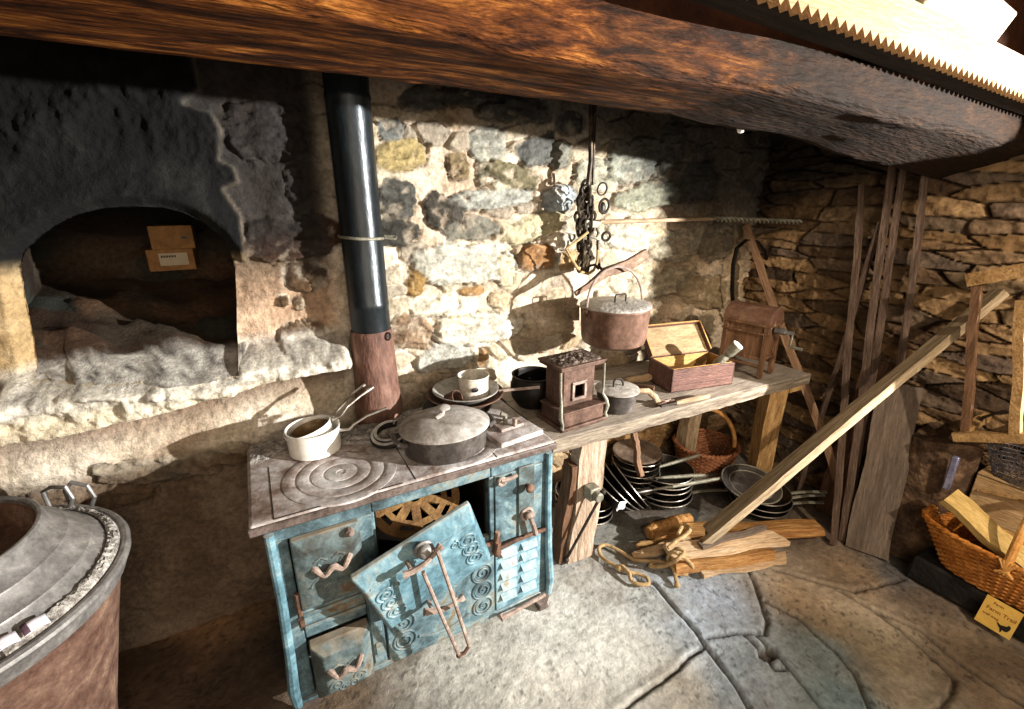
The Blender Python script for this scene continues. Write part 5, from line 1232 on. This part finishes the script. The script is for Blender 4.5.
# ------------------------------------------------------------------ right-hand corner
rk = thing('wooden_rack', 'wooden rack of two posts and rails hung on the slate wall above the wire basket', 'rack', (2.5,.55,.65))
M_RACK = mat('rack_wood', [(.3,'#6e5233'),(.46,'#947348'),(.6,'#ac8a5c'),(.72,'#c0a57c')], 5, (1.5,6,6), rough=.7, bump=.3)
P0, P1 = onx(966,430,2.44), onx(977,280,2.44)
wpost('post', tuple(P0), tuple(P1), .026, .026, M_MILL, rk, 71, rough=.0015, hint=(-1,0,0))
Q0, Q1 = onx(1016,436,2.44), onx(1022,300,2.44)
wpost('post', tuple(Q0), tuple(Q1), .03, .03, M_RACK, rk, 72, rough=.0015, hint=(-1,0,0))
wpost('rail', tuple(onx(968,280,2.44)), tuple(onx(1036,268,2.44)), .045, .05, M_RACK, rk, 73, rough=.0015, hint=(0,0,1))
wpost('rail', tuple(onx(955,436,2.44)), tuple(onx(1045,438,2.44)), .05, .035, M_RACK, rk, 74, rough=.0015, hint=(0,0,1))
for q in (P1,P0,Q0): wpost('bracket', (q.x,q.y,q.z), (2.69,q.y+.01,q.z), .03, .03, M_RACK, rk, 75, rough=.0015, hint=(0,0,1))
M_ = MB(rk); cw = onx(1003,412,2.56)
M_.tube([V(2.56,cw.y+.06,.69),V(2.56,cw.y+.05,.74),V(2.56,cw.y,.79),V(2.56,cw.y-.08,.80)],.006,8); M_.build('bent_wire', M_DARKIRON)
# stump with a bluish metal strip
sx, sy = 2.565, .685
sp_ = thing('tree_stump', 'rough brown tree stump standing between the wide board and the willow basket', 'stump', (sx,sy,0))
def stf(u,v):
    a = 2*PI*u; r = .110*(1+.07*math.sin(3*a+1)+.05*math.sin(5*a+v*3)+.03*math.sin(11*a+v*9))*(1+.10*(1-v)**2)
    return V(r*math.cos(a)+.02*v, r*math.sin(a), .60*v+.02*math.sin(2*a)*v)
m = MB(sp_,False); m.grid(stf, 60, 40, True); m.f.append([i*40+39 for i in range(60)]); m.f.append([i*40 for i in range(59,-1,-1)]); m.build('stump', M_STUMP, smooth=60)
m = MB(sp_,False); m.bx(-.118,-.100,-.088,-.062,.42,.58); m.build('metal_strip', mat('bluish_metal',['#6b6a86','#8f8fae','#b5b4cc'],9,rough=.35,metal=.6,bump=.2), bevel=.006)
cr_ = thing('wooden_crate', 'tall pale wooden crate with a curved cut-out standing behind the willow basket', 'crate', (2.60,.40,.118))
M_CRATE = mat('crate_wood', [(.3,'#8e6f47'),(.5,'#b3946a'),(.7,'#cdb48d')], 4, (6,1.2,6), rough=.75, bump=.2)
cz = onx(985,478,2.52).z
m = MB(cr_); x0_, x1_, y0_, y1_ = 2.548,2.675,.20,.555
ap = [(y0_,0),(y1_,0),(y1_,cz),(y0_,cz)]
zq = .118; m.prism([(y0_,zq),(y1_,zq),(y1_,cz),(y0_,cz)], x0_, x0_+.014,'x'); m.bx(x1_-.014,x1_,y0_,y1_,zq,cz); m.bx(x0_+.014,x1_-.014,y0_,y0_+.014,zq,cz); m.bx(x0_+.014,x1_-.014,y1_-.014,y1_,zq,cz); m.bx(x0_,x1_,y0_,y1_,cz-.012,cz+.004)
m.build('case', M_CRATE, bevel=.004)
m = MB(cr_); pts = [V(x0_-.004, y1_-.02-(y1_-y0_-.04)*k/14, cz-.075+.03*math.sin(PI*k/14)) for k in range(15)]; m.tube(pts,.012,8,flat=.5); m.build('curved_rail', M_RACK)
wbk = thing('wire_basket', 'grey wire mesh basket sitting on the pale wooden crate', 'basket', (2.60,.41,cz+.006))
m = MB(wbk,False); hb_ = .135
def wsh(a,t): return ((.055+.015*t)*math.cos(a)*1.05, (.115+.05*t)*math.sin(a), hb_*t)
for k in range(9): m.tube([wsh(2*PI*j/48,k/8) for j in range(48)], .0016 if k < 8 else .004, 5, closed=True)
for j in range(36):
    for s in (1,-1): m.tube([wsh(2*PI*(j+s*1.5*t)/36,t) for t in (0,.25,.5,.75,1)], .0015, 4)
for k in range(6): m.tube([wsh(0,0)]*1+[( -.05+.10*(k+.5)/6,-.1,.001),(-.05+.10*(k+.5)/6,.1,.001)], .0015, 4)
m.build('mesh', M_WIRE)
pln = thing('stone_plinth', 'low dark stone step under the willow basket', 'step', (2.5,.33,0))
m = MB(pln); m.prism([(.03,0),(.62,0),(.61,.115),(.04,.12)], 2.345, 2.68, 'x'); m.build('block', M_SLATEB, bevel=.012, smooth=30)
wkb = thing('willow_basket', 'large orange willow log basket with an arched handle at the slate wall', 'basket', (2.432,.352,.122))
wicker(wkb, 0,0,.080,.185,.128,.285,.185,20,30,M_WICK,.0056,sup=2.6)
hx = [(-.134*math.cos(PI*k/22), -.01+.0*k, .15+.29*math.sin(PI*k/22)**.9) for k in range(23)]
m = MB(wkb,False); m.tube(hx, .014, 10); m.build('handle', M_WICKH)
m = MB(wkb,False)
for s in (-1,):
    for k in range(5): m.tube([(-.142,-.035+.012*k,.20),(-.144,-.020+.004*k,.17),(-.140,.012-.012*k,.14)], .005, 6)
m.build('lashing', M_WICKH)
def log_in(label, p0, p1, W, T, material, seed, name='split_log'):
    o = thing(name, label, 'wood', tuple(p0), rot=axisrot(p0,p1,(-.4,0,1)))
    MB(o,False).plank((Vector(p1)-Vector(p0)).length,W,T,seed=seed,rough=.004).build('billet',material)
log_in('pale yellow split board poking up at the near end of the willow basket', V(2.40,.26,.26), onx(948,496,2.37), .085,.035, mat('fresh_board',[(.3,'#a8884e'),(.5,'#c7a967'),(.7,'#dcc48a')],4,(6,6,1),rough=.7,bump=.25), 81)
log_in('round yellow log lying under the arched handle in the willow basket', V(2.43,.12,.285), V(2.41,.40,.27), .07,.06, M_YELWOOD, 82)
log_in('orange log lying against the far side of the willow basket', V(2.48,.15,.31), V(2.475,.48,.30), .06,.05, M_ORWOOD, 83)
log_in('brown billet lowest inside the willow basket', V(2.42,.18,.20), V(2.42,.50,.20), .10,.06, M_DARKWOOD, 84)
# little yellow sign with a bird
sx_ = 2.318
tl, trr, brr, bll = onx(981,594,sx_), onx(1023,612,sx_), onx(1012,642,sx_-.02), onx(974,619,sx_-.02)
sg_ = thing('small_sign', 'small yellow sign with brown lettering and a black bird leaning on the dark step', 'sign', tuple((bll+brr)/2))
m = MB(sg_); e1 = (brr-bll).normalized(); e2 = (tl-bll); e2 = (e2-e1*e2.dot(e1)).normalized(); n_ = e1.cross(e2); n_ = n_ if n_.x < 0 else -n_
Ws, Hs = (brr-bll).length*.93, ((tl-bll).length+(trr-brr).length)/2
def SG(u,v,w=0): return bll+e1*(u*Ws)+e2*(v*Hs)+n_*w
m.add([SG(0,0,0),SG(1,0,0),SG(1,1,0),SG(0,1,0),SG(0,0,-.004),SG(1,0,-.004),SG(1,1,-.004),SG(0,1,-.004)], [(0,1,2,3),(7,6,5,4),(0,4,5,1),(1,5,6,2),(2,6,7,3),(3,7,4,0)])
card = m.build('card', M_SIGN, smooth=0)
def text(s, u, v, h, material, name='lettering', track=1.0):
    cu = bpy.data.curves.new(name,'FONT'); cu.body = s; cu.size = h; cu.extrude = .0003; cu.space_character = track
    o = bpy.data.objects.new(name, cu); COL.objects.link(o)
    R = Matrix((e1, n_.cross(e1), n_)).transposed().to_4x4(); R.translation = SG(u,v,.0006)-Vector(sg_.location)
    o.matrix_local = R; o.parent = sg_
    cu.materials.append(material)
    me = bpy.data.meshes.new_from_object(o.evaluated_get(bpy.context.evaluated_depsgraph_get())); q = bpy.data.objects.new(name, me); COL.objects.link(q)
    q.parent = sg_; q.matrix_local = R; bpy.data.objects.remove(o); return q
text('Farm', .24,.82,Hs*.12,M_REDINK); text('Farm Trail', .12,.58,Hs*.17,M_REDINK,track=1.0); text('trail map', .10,.38,Hs*.11,M_REDINK)
m = MB(sg_)
bird = [(.52,.36),(.60,.24),(.66,.20),(.70,.08),(.73,.10),(.73,.18),(.80,.17),(.86,.20),(.90,.30),(.90,.38),(.86,.43),(.82,.42),(.80,.36),(.72,.33),(.64,.30)]
k_ = len(bird); m.add([SG(u,v,.0012) for u,v in bird]+[SG(u,v,.0004) for u,v in bird], [tuple(range(k_)), tuple(range(2*k_-1,k_-1,-1))]+[(i,(i+1)%k_,(i+1)%k_+k_,i+k_) for i in range(k_)])
m.build('bird_silhouette', M_INK, smooth=0)
# ------------------------------------------------------------------ wash boiler
cb = V(-.785,1.404,0)
cd_ = thing('wash_boiler', 'big rust-brown wash boiler with a grey zinc domed top', 'boiler', tuple(cb))
MB(cd_,False).lathe([(0,.02),(.18,.02),(.20,.0),(.207,.02),(.24,.2),(.295,.45),(.340,.64),(.346,.66)], n=80, wob=.003).build('body', M_CAULD)
m = MB(cd_,False); m.torus((0,0,.697),.362,.013,n=90,m=10); m.lathe([(.342,.640),(.356,.652),(.364,.69),(.368,.700)], n=90); m.build('rim_band', M_ZINC)
tp = MB(cd_,False).lathe([(.360,.700),(.348,.700),(.338,.706),(.300,.742),(.298,.747),(.288,.752),(.262,.782),(.260,.787),(.250,.792),(.232,.815),(.226,.830),(.222,.836),(.214,.836),(.212,.826)], n=90, wob=.002).build('dome_top', M_ZINC)
m = MB(cd_,False); m.torus((0,0,.834),.219,.008,n=80,m=8); m.build('mouth_rim', M_ZINC, tp)
m = MB(cd_,False); m.lathe([(.213,.828),(.208,.80),(.20,.765),(.15,.755),(.05,.75),(0,.75)], n=60, wob=.01); m.build('inner_tray', M_RUST)
m = MB(cd_,False); m.lathe([(.11,.757),(.112,.772),(.06,.776),(0,.776)], (-.10,.0,0), 40); m.build('inner_disc', M_PALEWOOD if False else M_DUSTLID)
def gr(u,v):
    a = -.9+u*2.6; r = .326+.026*v; return V(r*math.cos(a), r*math.sin(a), .716-.010*v+max(0,math.sin(v*PI))**.5*max(0,math.sin(u*PI))**.3*(.004+.011*rnd.random())+.02*(1-v)*.3)
MB(cd_,False).grid(gr, 150, 8).build('lime_crust', M_ASH, smooth=60)
for dx_, tl_ in ((0,-.02),(.055,.02)):
    q = onz(70+dx_*300,500,.72)-cb
    m = MB(cd_,False); q = V(.175+dx_, .275-dx_*.4, .735); m.tube([q+V(-.035,.03,-.01), q+V(-.04,.035,.04), q+V(-.015,.02,.062+tl_*.3), q+V(.025,-.005,.058), q+V(.035,-.01,.02), q+V(.02,-.005,-.01)], .006, 8); m.build('handle', M_ZINC)
for k,(px,py,w,h_) in enumerate(((36,627,.042,.024),(6,645,.040,.024))):
    q = onz(px,py,.722)
    o = thing('paper_label', ('white paper label with a plum stripe on the boiler rim','small white paper label partly cut off, left of the longer label on the boiler rim')[k], 'label', tuple(q))
    a = math.radians(32)
    def lf(u,v,q=q): 
        x, y = (u-.5)*w, (v-.5)*h_; return q+V(x*math.cos(a)-y*math.sin(a), x*math.sin(a)+y*math.cos(a), .004*math.sin(u*PI)+.012*v)
    MB(o).grid(lf, 8, 4).build('paper', M_PAPER).modifiers.new('s','SOLIDIFY').thickness = .0012
    def lf2(u,v,q=q):
        x, y = (-.5+u*.26)*w, (v-.5)*h_*.98; return q+V(x*math.cos(a)-y*math.sin(a), x*math.sin(a)+y*math.cos(a), .004*math.sin(u*.26*PI)+.012*v+.0016)
    MB(o).grid(lf2, 4, 4).build('stripe', M_PLUM).modifiers.new('s','SOLIDIFY').thickness = .0008
# ------------------------------------------------------------------ boxes in the oven
oy = 2.27
def cardbox(label, q0, q1, q2, depth, paper):
    a_, b_, c_ = ony(*q0,oy), ony(*q1,oy), ony(*q2,oy); w = b_.x-a_.x; h = c_.z-a_.z
    o = thing('cardboard_box', label, 'box', ((a_.x+b_.x)/2, oy, a_.z))
    MB(o,False).bx(-w/2,w/2,0,depth,0,h).build('carton', M_CARD, bevel=.003)
    if paper:
        MB(o,False).bx(-w*.25,w*.36,-.0012,0,h*.25,h*.82).build('paper_label', M_PAPERTAN, smooth=0)
        m = MB(o,False)
        rr = random.Random(5)
        for i in range(6): m.bx(-w*.20+i*w*.055,-w*.20+i*w*.055+w*.035,-.0018,-.0012,h*.62,h*.72)
        m.build('print', M_INK, smooth=0)
    else: 
        MB(o,False).bx(w*.22,w*.34,-.0015,0,h*.42,h*.55).build('hand_hole', M_BLACK, smooth=0)
cardbox('brown cardboard box with a pale label lying in the oven under another box', (150,272),(197,270),(150,250), .16, True)
za = ony(150,250,oy).z
cardbox('plain brown cardboard box on top of the labelled one in the oven', (152,250),(196,249),(152,226), .13, False)
# ------------------------------------------------------------------ light and camera
def spot(name, loc, aim, power, size, blend, radius, col):
    l = bpy.data.lights.new(name,'SPOT'); l.energy = power; l.spot_size = math.radians(size); l.spot_blend = blend; l.shadow_soft_size = radius; l.color = col
    o = bpy.data.objects.new(name,l); COL.objects.link(o); o.location = loc; o.rotation_mode = 'QUATERNION'; o.rotation_quaternion = (Vector(aim)-Vector(loc)).to_track_quat('-Z','Y'); return o
spot('hearth_spotlight', (3.20,-1.20,1.61), (.72,1.85,1.12), 1800, 54, .7, .03, (1,.965,.91))
spot('corner_spotlight', (1.60,-1.0,2.28), (2.60,1.0,.56), 215, 45, .35, .025, (1,.84,.66))
a = bpy.data.lights.new('fill_light','AREA'); a.energy = 30; a.size = 1.6; a.color = (1,.82,.62)  # added warm fill behind the camera to lift the shade
o = bpy.data.objects.new('fill_light', a); COL.objects.link(o); o.location = (.2,-1.2,1.9); o.rotation_mode='QUATERNION'; o.rotation_quaternion = (V(.8,1.6,.7)-o.location).to_track_quat('-Z','Y')
w = bpy.data.worlds.new('World'); bpy.context.scene.world = w; w.use_nodes = True
w.node_tree.nodes['Background'].inputs[0].default_value = (.80,.64,.50,1); w.node_tree.nodes['Background'].inputs[1].default_value = .7
cam = bpy.data.cameras.new('Camera'); cam.sensor_width = 36; cam.lens = 36*F/1024; cam.clip_start = .02
co = bpy.data.objects.new('Camera', cam); COL.objects.link(co); co.location = (0,0,H)
co.rotation_euler = (PI/2-PITCH, 0, -YAW)
sc = bpy.context.scene; sc.camera = co
sc.view_settings.view_transform = 'Standard'; sc.view_settings.look = 'None'; sc.view_settings.gamma = 1; sc.view_settings.exposure = .25; sc.view_settings.use_curve_mapping = False
sc.cycles.max_bounces = 8
